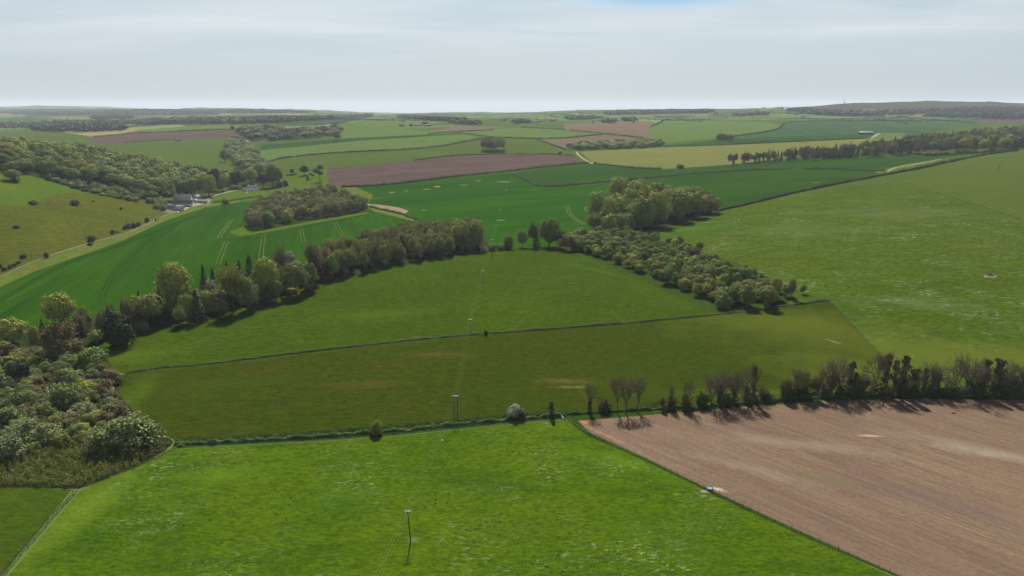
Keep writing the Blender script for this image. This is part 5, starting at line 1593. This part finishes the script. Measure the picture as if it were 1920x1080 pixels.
def pole(px, base, top, label, arms=True, group='poles of the overhead power line', h=None, double=False, stay=False, leaning=0.0, rad=0.16):
    q = P1(px, base)
    q[2] = gz(q[0], q[1])
    hh = h or height_to(q, top)
    e = link('utility_pole', None, None, q)
    e['label'] = label
    e['category'] = 'utility pole'
    e['group'] = group
    lean = leaning * hh
    for dx in ((-0.75, 0.75) if double else (0,)):
        m = MB()
        m.tube([(dx, 0, -0.3), (dx + lean * 0.5, 0, hh * 0.5), (dx + lean, 0, hh)], [rad * 1.1, rad, rad * 0.75], 8)
        link('post', m.mesh('post', WOOD, True), e)
    if arms:
        m = MB()
        w = 2.5 if double else 1.9
        m.box((lean, -0.17, hh - 0.22), (w, 0.16, 0.16))
        m.box((lean, 0.17, hh - 0.22), (w, 0.10, 0.14))
        link('crossarm', m.mesh('crossarm', STEEL), e)
        for k in (-1, 0, 1):
            m = MB()
            x = lean + k * w * 0.44
            m.tube([(x, 0, hh - 0.15), (x, 0, hh + 0.02), (x, 0, hh + 0.05), (x, 0, hh + 0.18)], [0.03, 0.03, 0.09, 0.07], 8)
            link('insulator', m.mesh('insulator', PORC, True), e)
    if stay:
        m = MB()
        m.tube([(lean - 0.85, 0.0, hh - 0.22), (lean * 0.7, 0.0, hh * 0.70)], 0.05, 6)
        link('brace', m.mesh('brace', STEEL, True), e)
    return q, hh, lean


PL = [pole(770, 1016, 957, 'near single pole with steel crossarm in the bright pasture', stay=True, leaning=-0.045),
      pole(855, 787, 741, 'double H-shaped pole at the edge of the near pasture', double=True),
      pole(882.5, 628, 598, 'slim pole just below the low hedge'),
      pole(905, 530, 507, 'slim pole in the middle of the enclosed pasture'),
      pole(923, 487, 449, 'pole in the gap at the end of the tree belt'),
      pole(938, 410, 393, 'pole standing on a chalk patch in the wheat'),
      pole(948.5, 371, 355, 'pole higher up the middle wheat field'),
      pole(970, 320, 309, 'pole by the bottom hedge of the brown field')]
ends = []
for q, h, lean in PL:
    ends.append([(q[0] + lean + k * 0.9, q[1], q[2] + h + 0.15) for k in (-1, 0, 1)])
q = P1(690, 1180)
first = [(q[0] + k * 0.9 - 4, q[1] - 35, q[2] + 9.0) for k in (-1, 0, 1)]
ends.insert(0, first)
for k, nm in enumerate(('left', 'middle', 'right')):
    mb = MB()
    for a, b in zip(ends[:-1], ends[1:]):
        p0, p1 = np.array(a[k]), np.array(b[k])
        d = np.linalg.norm(p1 - p0)
        pts = []
        for i in range(15):
            t = i / 14
            p = p0 + (p1 - p0) * t
            p[2] -= 4 * t * (1 - t) * min(1.6, d * 0.012)
            pts.append(p)
        mb.tube(pts, 0.012, 4, False)
    o = link('power_cable', mb.mesh('power_cable', WIREM, True))
    tag(o, 'thin sagging %s conductor strung along the line of poles' % nm, 'cable', 'conductors of the power line')
SP = 'single poles on the slopes'
for px, b, t_, lab in [(60, 485, 468, 'slim pole on the hill pasture nearest the left edge'), (161, 448, 431, 'slim pole among the lane side bushes'), (238, 418, 402, 'faint pole high on the hill pasture'), (385.5, 394, 383, 'pole beside the farmyard above the wheat'),
                       (1873, 319, 300, 'lone pole in the far right pasture'), (1262, 288, 276, 'leaning pole in the yellow green field'), (1239, 268, 262, 'pole by the end of the oblong wood'), (720, 344, 336, 'leftmost pole above the dark hedge of the brown field'),
                       (811, 334, 327, 'middle pole above the dark hedge of the brown field'), (892, 326, 320, 'right pole above the dark hedge of the brown field'), (1254, 326, 319, 'pole beside the hedge of the long wheat strip'), (1683, 319, 311, 'pole at the bend of the pale track')]:
    pole(px, b, t_, lab, False, SP, rad=0.18)

# ------------------------------------------------------------------ fences
def fence(pts, spacing, label, height=1.15, prad=0.07, wires=3, tall_every=0, mx=99):
    q = P(*zip(*smooth_line(pts, 8)))[:, :2]
    seg = np.linalg.norm(np.diff(q, axis=0), axis=1)
    s = np.concatenate([[0], np.cumsum(seg)])
    n = min(mx, max(2, int(s[-1] / spacing)))
    t = np.linspace(0, s[-1], n)
    x, y = np.interp(t, s, q[:, 0]), np.interp(t, s, q[:, 1])
    z = [gz(a, b) for a, b in zip(x, y)]
    e = link('wire_fence', None, None, (x[0], y[0], z[0]))
    tag(e, label, 'fence')
    pm = MB()
    pm.tube([(0, 0, -0.3), (0, 0, height * 0.6), (0.01, 0, height)], [prad, prad, prad * 0.8], 6)
    me = pm.mesh('post', POSTM, True)
    for i in range(n):
        o = link('post', me, e, (x[i] - x[0], y[i] - y[0], z[i] - z[0]))
        k = random.uniform(0.85, 1.15) * (1.35 if tall_every and i % tall_every == 0 else 1)
        o.scale = (1, 1, k)
        o.rotation_euler = (random.uniform(-.06, .06), random.uniform(-.08, .08), random.uniform(0, 3))
    for w in range(wires):
        m = MB()
        m.tube([(a - x[0], b - y[0], c - z[0] + height * (0.35 + 0.28 * w)) for a, b, c in zip(x, y, z)], 0.012, 3, False)
        link('wire', m.mesh('wire', WIREM), e)


fence([(1066, 790), (1102, 813), (1202, 859), (1316, 914), (1502, 1001), (1688, 1083)], 2.6, 'post and wire fence between the bright pasture and the ploughed field', 1.25, 0.085, 3, 5)
fence([(325, 842), (400, 838), (600, 828), (720, 820), (850, 807), (1000, 792), (1058, 787)], 3.2, 'post and wire fence along the stream bank', 1.1, 0.06, 2)
fence([(146, 920), (98, 976), (48, 1034), (0, 1090)], 3.0, 'post and wire fence at bottom left', 1.15, 0.075, 3)
fence([(318, 846), (270, 869), (200, 898), (155, 915)], 3.0, 'post and wire fence in front of the bramble thicket', 1.1, 0.06, 2)
fence([(1556, 564), (1580, 589), (1612, 624), (1642, 657), (1660, 690)], 3.4, 'wire fence running down beside the tufty strip', 1.15, 0.07, 2)
fence([(1508, 552), (1530, 556), (1556, 563)], 3.4, 'short fence by the corner of the young tree belt', 1.15, 0.07, 2)
fence([(1665, 334), (1700, 344), (1750, 359), (1800, 374), (1850, 390), (1925, 416)], 5.0, 'wire fence across the upper right pasture', 1.2, 0.08, 2)
fence([(238, 700), (300, 691), (400, 682), (520, 667), (660, 651), (780, 638), (880, 629)], 4.0, 'wire fence along the left half of the low hedge', 1.2, 0.07, 2)
fence([(884, 629), (1000, 620), (1200, 604), (1380, 587), (1445, 578), (1500, 571), (1553, 564)], 4.0, 'wire fence along the right half of the low hedge', 1.2, 0.07, 2)
fence([(-60, 549), (0, 521), (67, 491), (160, 460), (233, 440), (275, 423), (305, 408)], 8.0, 'wire fence beside the lane', 1.1, 0.08, 2)


def gate(px, py, yaw, label, w=3.4):
    q = P1(px, py)
    e = link('field_gate', None, None, (q[0], q[1], gz(q[0], q[1])))
    e.rotation_euler = (0, 0, yaw)
    tag(e, label, 'gate')
    for s_ in (-1, 1):
        m = MB()
        m.box((s_ * (w / 2 + 0.12), 0, 0.65), (0.18, 0.18, 1.6))
        link('gate_post', m.mesh('gate_post', POSTM), e)
    m = MB()
    for k in range(5):
        m.tube([(-w / 2, 0, 0.25 + 0.22 * k), (w / 2, 0, 0.25 + 0.22 * k)], 0.03, 6)
    for x in (-w / 2 + 0.04, 0.0, w / 2 - 0.04):
        m.tube([(x, 0.035, 0.2), (x, 0.035, 1.18)], 0.03, 6)
    link('gate_leaf', m.mesh('gate_leaf', STEEL, True), e)


gate(1055, 785, rot_between((1051, 780), (1061, 790)), 'grey metal field gate between the pastures and the ploughed field')
gate(1553, 563, 0.2, 'small field gate at the corner of the young tree belt', 3.0)
gate(1352, 391, rot_between((1345, 396), (1360, 391)) + 0.3, 'metal gate beside the round clump', 3.0)
# dead post beside the hedgerow
q = P1(1222, 777)
m = MB()
m.tube([(0, 0, -0.2), (0.03, 0, 1.4), (-0.02, 0.02, 2.6)], [0.16, 0.13, 0.08], 7)
m.tube([(0, 0, 1.6), (0.35, 0, 2.2)], [0.06, 0.03], 5)
tag(link('dead_stump', m.mesh('dead_stump', BARK, True), None, (q[0], q[1], gz(q[0], q[1]))), 'dead broken stump at the edge of the ploughed field', 'stump')

# water trough (round, with water) and ring feeder
TROUGH = plain('dark_rubber', (0.03, 0.035, 0.035), 0.6, 0.2, 5)
wt = NT('trough_water')
WATER = wt.surface(wt.mix(wt.noise(wt.pos(), 3, 2), (0.16, 0.21, 0.20), (0.10, 0.14, 0.14)), 0.08, None, 0.5)
q = P1(1331, 918)
e = link('water_trough', None, None, (q[0], q[1], gz(q[0], q[1])))
tag(e, 'round dark water trough on the fence line of the ploughed field', 'trough')
m = MB()
k = 28
prof = [(1.02, 0.0), (1.08, 0.62), (1.08, 0.68), (0.98, 0.68), (0.94, 0.1)]
V = [(r_ * math.cos(2 * math.pi * i / k), r_ * math.sin(2 * math.pi * i / k), z_) for r_, z_ in prof for i in range(k)]
m.add(V, [(j * k + i, j * k + (i + 1) % k, (j + 1) * k + (i + 1) % k, (j + 1) * k + i) for j in range(4) for i in range(k)] + [tuple(4 * k + i for i in range(k))])
link('basin', m.mesh('basin', TROUGH), e)
m = MB()
m.add([(0.97 * math.cos(2 * math.pi * i / k), 0.97 * math.sin(2 * math.pi * i / k), 0.56) for i in range(k)], [tuple(range(k))])
link('water', m.mesh('water', WATER), e)
q = P1(1857, 517)
e = link('ring_feeder', None, None, (q[0], q[1], gz(q[0], q[1])))
tag(e, 'dark ring feeder on a white patch in the right pasture', 'feeder')
DARKM = plain('dark_metal', (0.05, 0.045, 0.04), 0.7, 0.3, 5, 0.4)
for z_ in (0.15, 0.55, 1.15):
    m = MB()
    m.tube([(1.9 * math.cos(a * 2 * math.pi / 24), 1.9 * math.sin(a * 2 * math.pi / 24), z_) for a in range(25)], 0.05, 6, False)
    link('hoop', m.mesh('hoop', DARKM, True), e)
m = MB()
for a in range(18):
    c_, s_ = math.cos(a * math.pi / 9), math.sin(a * math.pi / 9)
    m.tube([(1.9 * c_, 1.9 * s_, 0.1), (1.9 * c_, 1.9 * s_, 1.18)], 0.035, 5)
link('bar_frame', m.mesh('bar_frame', DARKM, True), e)
mb = MB()
r_ = np.random.default_rng(5)
d_ = sph(260, r_, 0.0)
leaves(mb, d_ * np.array([1.6, 1.6, 0.75]), d_, 0.3, 1, r_, 0.6)
tag(link('hay_heap', mb.mesh('hay_heap', LEAF['brown']), None, (q[0], q[1], gz(q[0], q[1]) + 0.02)), 'dark heap of hay inside the ring feeder', 'hay')
# clod on the ploughed field
q = P1(1788, 775)
mb = MB()
d_ = sph(120, r_, 0.0)
leaves(mb, d_ * np.array([0.8, 0.45, 0.35]), d_, 0.25, 1, r_, 0.5)
tag(link('weed_clump', mb.mesh('weed_clump', LEAF['ivy']), None, (q[0], q[1], gz(q[0], q[1]))), 'small dark clump lying on the ploughed field', 'clump')
for px, py, lab in [(308, 820, 'pale boulder at the right end of the scrub'), (829, 826, 'small white stone in the near pasture below the double pole')]:
    q = P1(px, py)
    m = MB()
    d_ = sph(60, np.random.default_rng(int(px)), -1)
    bmv = [(0.5 * math.cos(a) * math.cos(b) * (1 + .15 * math.sin(3 * a)), 0.35 * math.sin(a) * math.cos(b), 0.28 * math.sin(b) + 0.12) for b in (-1.2, -0.5, 0.1, 0.7, 1.3) for a in np.linspace(0, 2 * math.pi, 9)[:-1]]
    m.add(bmv, [(j * 8 + i, j * 8 + (i + 1) % 8, (j + 1) * 8 + (i + 1) % 8, (j + 1) * 8 + i) for j in range(4) for i in range(8)] + [tuple(range(8))[::-1], tuple(32 + i for i in range(8))])
    tag(link('boulder', m.mesh('boulder', plain('pale_stone', (0.5, 0.47, 0.4), 0.9), True), None, (q[0], q[1], gz(q[0], q[1]))), lab, 'stone')

# ------------------------------------------------------------------ buildings
SLATE = plain('grey_slate', (0.20, 0.19, 0.18), 0.7, 0.35, 0.6)
PALESLATE = plain('pale_stone_slate', (0.42, 0.39, 0.34), 0.8, 0.3, 0.6)
THATCH = plain('brown_tiles', (0.17, 0.125, 0.10), 0.85, 0.35, 0.8)
TIN = plain('pale_corrugated_sheet', (0.55, 0.56, 0.56), 0.5, 0.15, 0.5)
STONE = plain('honey_stone', (0.50, 0.46, 0.38), 0.9, 0.3, 0.7)
WHITEW = plain('white_render', (0.78, 0.76, 0.72), 0.8, 0.12, 0.5)
DARKW = plain('dark_weatherboard', (0.05, 0.045, 0.04), 0.85, 0.3, 0.7)
GLASS = plain('window_glass', (0.03, 0.035, 0.045), 0.15, 0.1, 1, 0, 0.6)
DOORM = plain('painted_door', (0.10, 0.12, 0.10), 0.6, 0.2)


def house(px, py, yaw, L, W, wh, rh, wall, roof, label, name='house', cat='house', windows=5, chimneys=(), door=True, group=None, storeys=2):
    q = P1(px, py)
    e = link(name, None, None, (q[0], q[1], min(gz(q[0], q[1]), gz(q[0] + 3, q[1]), gz(q[0] - 3, q[1])) - 0.1))
    e.rotation_euler = (0, 0, yaw)
    tag(e, label, cat, group)
    m = MB()
    x, y = L / 2, W / 2
    m.add([(-x, -y, 0), (x, -y, 0), (x, y, 0), (-x, y, 0), (-x, -y, wh), (x, -y, wh), (x, y, wh), (-x, y, wh), (-x, 0, wh + rh), (x, 0, wh + rh)],
          [(0, 1, 5, 4), (2, 3, 7, 6), (1, 2, 6, 9, 5), (3, 0, 4, 8, 7)])
    link('wall', m.mesh('wall', wall), e)
    m = MB()
    o, th = 0.35, 0.18
    s_ = rh / y
    for sg in (-1, 1):
        y0, z0 = sg * (y + o), wh - o * s_ + 0.02
        V = [(-x - o, y0, z0), (x + o, y0, z0), (x + o, 0, wh + rh + 0.02), (-x - o, 0, wh + rh + 0.02)]
        V += [(a, b, c + th) for a, b, c in V]
        m.add(V, [(0, 1, 2, 3), (7, 6, 5, 4), (0, 4, 5, 1), (1, 5, 6, 2), (3, 7, 4, 0)])
    ro = link('roof', m.mesh('roof', roof), e)
    for cx_ in chimneys:
        m = MB()
        m.box((cx_ * L / 2, 0, wh + rh + 0.5), (1.1, 0.8, 1.9))
        m.tube([(cx_ * L / 2, 0, wh + rh + 1.45), (cx_ * L / 2, 0, wh + rh + 1.85)], 0.16, 8)
        link('chimney', m.mesh('chimney', wall), ro)
    for i in range(windows):
        wx = -x + L * (i + 0.5) / windows
        for st in range(storeys):
            if door and st == 0 and i == windows // 2:
                m = MB()
                m.box((wx, -y - 0.02, 1.05), (1.1, 0.12, 2.1))
                link('door', m.mesh('door', DOORM), e)
                continue
            zc_ = 1.5 + st * 2.7
            if zc_ + 0.7 > wh:
                continue
            m = MB()
            m.box((wx, -y - 0.01, zc_), (1.3, 0.10, 1.35))
            wf = link('window', m.mesh('window', WHITEW), e)
            m = MB()
            for a in (-0.29, 0.29):
                m.box((wx + a, -y - 0.07, zc_), (0.48, 0.04, 1.15))
            link('pane', m.mesh('pane', GLASS), wf)
    return e


house(343, 376, 0.05, 25, 8, 5.2, 4.2, STONE, PALESLATE, 'long two storey stone farmhouse with pale roof, at the back of the farm', 'farmhouse', 'house', 7, (-0.75, 0.0, 0.8))
house(336, 384, 0.06, 38, 8, 3.2, 3.8, STONE, THATCH, 'long low brown roofed range across the middle of the farm', 'farm_building', 'farm building', 8, (), True, None, 1)
house(318, 392, -0.05, 17, 9, 3.0, 3.4, STONE, SLATE, 'small grey roofed barn at the left of the farm', 'barn', 'barn', 3, (), True, None, 1)
house(333, 394, -0.05, 17, 10, 4.2, 3.2, STONE, TIN, 'pale roofed barn at the front of the farm', 'barn', 'barn', 4, (), True, None, 1)
house(369.5, 372, 0.8, 7.5, 7.5, 3.0, 2.8, STONE, TIN, 'small square pale roofed outbuilding at the back of the yard', 'outbuilding', 'outbuilding', 2, (), True, None, 1)
house(365.5, 379, 0.7, 6, 5.5, 2.6, 2.2, STONE, TIN, 'smallest pale roofed shed beside the farmyard lane', 'shed', 'shed', 1, (), True, None, 1)
house(381, 380, 0.05, 12, 8, 2.2, 1.6, STONE, SLATE, 'low grey roofed cart shed right of the farmyard', 'cart_shed', 'shed', 3, (), False, None, 1)
house(474, 357, 0.1, 17, 9, 5.2, 3.6, WHITEW, PALESLATE, 'white two storey house below the purple tree', 'white_house', 'house', 5, (-0.7, 0.7))
house(459, 359, 0.1, 8, 6, 3.0, 2.4, WHITEW, PALESLATE, 'small white annexe left of the white house', 'annexe', 'house', 2, (), True, None, 1)
house(1623, 252, -0.02, 40, 14, 5.4, 3.0, DARKW, TIN, 'long dark barn with pale roof in the blue green crop', 'barn', 'barn', 0, (), False)
house(781, 237, 0.1, 22, 12, 4, 3.5, STONE, SLATE, 'grey roofed barn at the left of the far farm', 'barn', 'barn', 3, (), True, None, 1)
house(790, 236.5, 0.1, 12, 9, 5, 4, STONE, PALESLATE, 'pale far farmhouse between the trees', 'farmhouse', 'house', 3, (0.8,))
house(802, 236.5, 0.0, 26, 12, 4, 2.5, DARKW, SLATE, 'long dark shed at the right of the far farm', 'shed', 'shed', 0, (), False)
house(335, 264, 0.05, 18, 6, 2.6, 1.6, DARKW, SLATE, 'low dark field shelter below the distant brown field', 'field_shelter', 'shelter', 0, (), False)
# cars in the yard of the white house and the farm
CARM = {'silver': plain('silver_paint', (0.5, 0.5, 0.52), 0.3, 0.05, 1, 0.5), 'white': plain('white_paint', (0.75, 0.75, 0.75), 0.3, 0.05), 'dark': plain('dark_blue_paint', (0.03, 0.04, 0.07), 0.3, 0.05)}
TYRE = plain('tyre_rubber', (0.02, 0.02, 0.02), 0.9)
for px, py, yaw, c_, lab in [(462, 363, 0.1, 'white', 'white car parked before the white house'), (333, 399, 0.5, 'silver', 'silver car parked at the front barn of the farm'), (340, 398, 0.3, 'dark', 'dark car parked on the farm lane')]:
    q = P1(px, py)
    e = link('parked_car', None, None, (q[0], q[1], gz(q[0], q[1])))
    e.rotation_euler = (0, 0, yaw)
    tag(e, lab, 'car', 'cars parked at the farm')
    prof = [(-2.1, 0.35), (-2.15, 0.85), (-1.5, 0.95), (-1.0, 1.45), (0.6, 1.48), (1.2, 1.0), (2.05, 0.85), (2.1, 0.4)]
    m = MB()
    k = len(prof)
    m.add([(a, -0.85, b) for a, b in prof] + [(a, 0.85, b) for a, b in prof], [(i, (i + 1) % k, k + (i + 1) % k, k + i) for i in range(k)] + [tuple(range(k))[::-1], tuple(k + i for i in range(k))])
    link('body', m.mesh('body', CARM[c_]), e)
    m = MB()
    for s_ in (-1, 1):
        m.add([(-1.3, s_ * 0.862, 0.97), (-0.95, s_ * 0.862, 1.38), (0.55, s_ * 0.862, 1.4), (0.95, s_ * 0.862, 1.02)], [(0, 1, 2, 3)])
    link('side_window', m.mesh('side_window', GLASS), e)
    for wx in (-1.3, 1.3):
        for s_ in (-1, 1):
            m = MB()
            m.tube([(wx, s_ * 0.72, 0.32), (wx, s_ * 0.9, 0.32)], 0.32, 14)
            link('wheel', m.mesh('wheel', TYRE), e)

# monument on the hill: tapered octagonal tower with flared plinth and cap
q = P1(1583, 196.5)
for row in np.arange(192.0, 199.0, 0.5):
    c_ = P1(1583, row)
    if c_[1] < 8000:
        q = c_
        break
e = link('stone_monument', None, None, (q[0], q[1], gz(q[0], q[1]) - 1))
tag(e, 'tall stone tower standing on the skyline of the right hill', 'monument')
for nm, zz in (('plinth', [(0, 6.5), (3, 5.6), (5, 4.4)]), ('shaft', [(5, 4.1), (14, 3.5), (23, 3.2)]), ('cap', [(23, 3.2), (24.5, 4.1), (26, 4.1), (26.01, 3.3), (28, 3.1)])):
    m = MB()
    m.tube([(0, 0, a) for a, b in zz], [b for a, b in zz], 8)
    link(nm, m.mesh(nm, STONE), e)
# slender masts on the left horizon
for px, base, top, lab in [(199, 221, 207, 'slender lattice mast farthest left on the plain'), (456, 206.5, 201, 'thin mast on the far left skyline'), (705, 211, 206, 'thin mast on the crest left of centre')]:
    q = P1(px, base)
    if q[1] > 13000:
        for row in np.arange(base, base + 6, 0.5):
            q = P1(px, row)
            if q[1] < 12000:
                break
    h = height_to(q, top)
    e = link('radio_mast', None, None, (q[0], q[1], gz(q[0], q[1]) - 1))
    tag(e, lab, 'mast')
    m = MB()
    for a in range(3):
        c_, s_ = math.cos(a * 2.094), math.sin(a * 2.094)
        m.tube([(1.6 * c_, 1.6 * s_, 0), (0.3 * c_, 0.3 * s_, h)], [0.25, 0.12], 4)
    for j in range(9):
        z0, r0 = h * j / 9, 1.6 - 1.3 * j / 9
        m.tube([(r0 * math.cos(a * 2.094), r0 * math.sin(a * 2.094), z0) for a in range(4)], 0.12, 3, False)
    link('lattice', m.mesh('lattice', STEEL), e)
    m = MB()
    m.tube([(0, 0, h * 0.96), (0, 0, h * 1.03)], 0.15, 5)
    link('aerial', m.mesh('aerial', STEEL), e)

# ------------------------------------------------------------------ cattle
COWM = [plain('black_hide', (0.02, 0.018, 0.016), 0.8, 0.2), plain('brown_hide', (0.07, 0.03, 0.018), 0.8, 0.2)]


def cow_mesh(mat, grazing):
    m = MB()
    body = [(-1.05, 0, 1.15), (-0.95, 0, 1.12), (-0.5, 0, 1.05), (0.1, 0, 1.0), (0.6, 0, 1.08), (0.85, 0, 1.15)]
    rad = [0.18, 0.34, 0.38, 0.42, 0.38, 0.26]
    neck = [(1.05, 0, 0.95), (1.3, 0, 0.6), (1.42, 0, 0.34), (1.52, 0, 0.14)] if grazing else [(1.1, 0, 1.35), (1.32, 0, 1.55), (1.55, 0, 1.5), (1.82, 0, 1.36)]
    m.tube(body + neck, rad + [0.2, 0.15, 0.17, 0.09], 10)
    for x, s_, b in ((-0.85, -1, 0.06), (-0.85, 1, -0.05), (0.62, -1, -0.03), (0.62, 1, 0.05)):
        y = 0.22 * s_
        if x < 0:
            m.tube([(x, y, 1.0), (x + 0.10, y, 0.66), (x - 0.08 + b, y, 0.40), (x + b, y, 0.0)], [0.2, 0.13, 0.075, 0.07], 7)
        else:
            m.tube([(x, y, 0.95), (x + 0.03, y, 0.6), (x + b * 0.6, y, 0.36), (x + b, y, 0.0)], [0.16, 0.1, 0.075, 0.07], 7)
    m.tube([(-1.08, 0, 1.25), (-1.2, 0, 1.0), (-1.18, 0, 0.55)], [0.05, 0.03, 0.05], 5)
    hx_, hz_ = (1.36, 0.42) if grazing else (1.5, 1.6)
    for s_ in (-1, 1):
        m.tube([(hx_, 0.1 * s_, hz_), (hx_ - 0.03, 0.3 * s_, hz_ + 0.03)], [0.05, 0.03], 5)
    return m.mesh('cow', mat, True)


cowm = [cow_mesh(COWM[i % 2], i < 2 or i == 2) for i in range(4)]
r_ = np.random.default_rng(41)
spots = [(561, 276), (525, 282), (537, 281.5), (550, 285), (563, 282.5), (578, 281), (548, 290), (588, 270), (594, 271), (603, 270.5), (610, 271), (608, 280), (612, 270), (620, 268), (627, 279.5), (623, 273), (629, 270), (631, 269),
         (637, 267.5), (642, 267), (643, 268.5), (646, 270.5), (655, 272), (658, 270), (666, 269.5), (665, 267), (678, 270.5), (680, 268), (618, 275), (619.5, 276.5), (610, 271.5), (612, 269), (595, 274), (601, 275), (626, 273.5), (652, 273), (664, 266)]
rows_ = {'lower': [], 'middle': [], 'upper': []}
for px, py in spots:
    q = P1(px, py)
    o = link('cow', cowm[r_.integers(4)], None, (q[0], q[1], gz(q[0], q[1]) - 0.02))
    o.rotation_euler = (0, 0, r_.uniform(0, 6.28))
    s_ = r_.uniform(0.95, 1.2)
    o.scale = (s_, s_, s_)
    o['category'] = 'cow'
    o['group'] = 'cattle grazing in the far pasture'
    rows_['lower' if py > 274 else 'middle' if py > 270 else 'upper'].append((px, o))


def ordinal(n):
    w = ['', 'first', 'second', 'third', 'fourth', 'fifth', 'sixth', 'seventh', 'eighth', 'ninth', 'tenth', 'eleventh', 'twelfth']
    if n < len(w):
        return w[n]
    return '%d%s' % (n, 'th' if 10 < n % 100 < 14 else {1: 'st', 2: 'nd', 3: 'rd'}.get(n % 10, 'th'))


for rn, lst in rows_.items():
    for i, (px, o) in enumerate(sorted(lst, key=lambda t: t[0])):
        o['label'] = 'dark cow, %s from the left in the %s row of the herd' % (ordinal(i + 1), rn)

# ------------------------------------------------------------------ past 300 of a kind the smallest ones become one mass of distant trees
bykind = {}
for rec in TREES:
    bykind.setdefault(rec[0].name.split('.')[0], []).append(rec)
low_lod = {}


def lod(kind, seed):
    """the same crown with a sixth of the sprays, each larger"""
    if (kind, seed) not in low_lod:
        mb = crown_mesh(kind, hash_seed(kind, seed))
        v = np.concatenate(mb.v).reshape(-1, 4, 3)
        rr_ = np.random.default_rng(3)
        pick = rr_.choice(len(v), len(v) // 5, replace=False)
        v = v[pick]
        c = v.mean(1, keepdims=True)
        low_lod[(kind, seed)] = (c + (v - c) * 2.0).reshape(-1, 3)
    return low_lod[(kind, seed)]


NICE = {'broadleaf_tree': 'farther rounded broadleaf trees of the woods', 'budding_tree': 'farther brown budding trees of the belts and plantation', 'shrub': 'farther shrubs of the wood edges and scrub', 'young_tree': 'farther young trees of the belts',
        'conifer_tree': 'farther dark conifers of the plantation'}
rest_of = {}
for kn, lst in bykind.items():
    if len(lst) <= 290:
        continue
    lst.sort(key=lambda t: -100 * t[0].get('_keep', 0) - (t[0].scale[2] * t[0].scale[0]) ** 0.5 / t[0].location[1])
    parts_, mats_, midx = [], [], []
    for rec in lst[290:]:
        e = rec[0]
        cr_o = [c for c in e.children if c.name.startswith('crown')][0]
        kd, var, mt = e['_k'], e['_v'], e['_m']
        v = lod(kd, var) * np.array(e.scale)
        a = e.rotation_euler[2]
        ca, sa = math.cos(a), math.sin(a)
        v = np.stack([v[:, 0] * ca - v[:, 1] * sa, v[:, 0] * sa + v[:, 1] * ca, v[:, 2]], -1) + np.array(e.location)
        if mt not in mats_:
            mats_.append(mt)
        parts_.append(v)
        midx.append(np.full(len(v) // 4, mats_.index(mt)))
        for c in list(e.children):
            bpy.data.objects.remove(c)
        bpy.data.objects.remove(e)
    V = np.concatenate(parts_)
    me = make_mesh('distant_trees', V, np.arange(len(V)), [4] * (len(V) // 4), [LEAF[x] for x in mats_])
    me.polygons.foreach_set('material_index', np.concatenate(midx).astype(np.int32))
    tag(link('distant_trees', me), NICE.get(kn, 'farther trees'), None, None, 'stuff')
    keep_ = set(id(r) for r in lst[:290])
    TREES[:] = [r for r in TREES if r not in lst or id(r) in keep_] if False else [r for r in TREES if id(r) in keep_ or id(r) not in set(id(q) for q in lst)]

# ------------------------------------------------------------------ labels of the trees: every wood in bands of depth, counted from the left
woods = {}
for e, wood, phrase, lab in TREES:
    e['group'] = 'trees and bushes: ' + wood if wood not in ('hill pasture',) else 'bushes dotted over the hill pasture'
    if lab:
        continue
    woods.setdefault(wood, []).append((e, phrase))
for wood, lst in woods.items():
    nb = 1 if len(lst) < 14 else min(8, 2 + len(lst) // 30)
    names = {1: [''], 2: ['front half of the ', 'back half of the '], 3: ['front of the ', 'middle of the ', 'back of the ']}.get(nb) or [('front ' if i == 0 else 'back ' if i == nb - 1 else ordinal(i + 1) + ' ') + 'rank of ' for i in range(nb)]
    pr = {id(e): proj(e.location) for e, _ in lst}
    srt = sorted(lst, key=lambda t: -pr[id(t[0])][1])
    for b in range(nb):
        band = srt[b * len(srt) // nb:(b + 1) * len(srt) // nb]
        band.sort(key=lambda t: pr[id(t[0])][0])
        cnt = {}
        for e, phrase in band:
            cnt[phrase] = cnt.get(phrase, 0) + 1
            e['label'] = '%s, %s from left, %s%s' % (phrase, ordinal(cnt[phrase]), names[b], wood)
for e, *_ in TREES:
    for k_ in ('_k', '_v', '_m', '_keep'):
        if k_ in e:
            del e[k_]
print('TREES', {k: len(v) for k, v in bykind.items()}, len(TREES), N, {w: len(l) for w, l in woods.items()}, 'tris', len(T))

# ------------------------------------------------------------------ haze
zs = VW[:, 2]
hb = bpy.data.materials.new('haze_air')
hb.use_nodes = True
hb.node_tree.nodes.clear()
ho = hb.node_tree.nodes.new('ShaderNodeOutputMaterial')
pv = hb.node_tree.nodes.new('ShaderNodeVolumePrincipled')
pv.inputs['Color'].default_value = (0.80, 0.88, 1.0, 1)
pv.inputs['Density'].default_value = 0.000034
pv.inputs['Anisotropy'].default_value = 0.1
hb.node_tree.links.new(pv.outputs[0], ho.inputs['Volume'])
m = MB()
zlo, zhi = float(zs.min()) - 2, max(float(zs.max()) + 45, CAMZ + 10)
X_ = 1.76 * 15600
m.box((0, (15700 - 60) / 2, (zlo + zhi) / 2), (2 * X_, 15700 + 60, zhi - zlo))
hz = link('haze', m.mesh('haze', hb))
hz['kind'] = 'stuff'
hz['label'] = 'thin bluish air over the whole landscape'
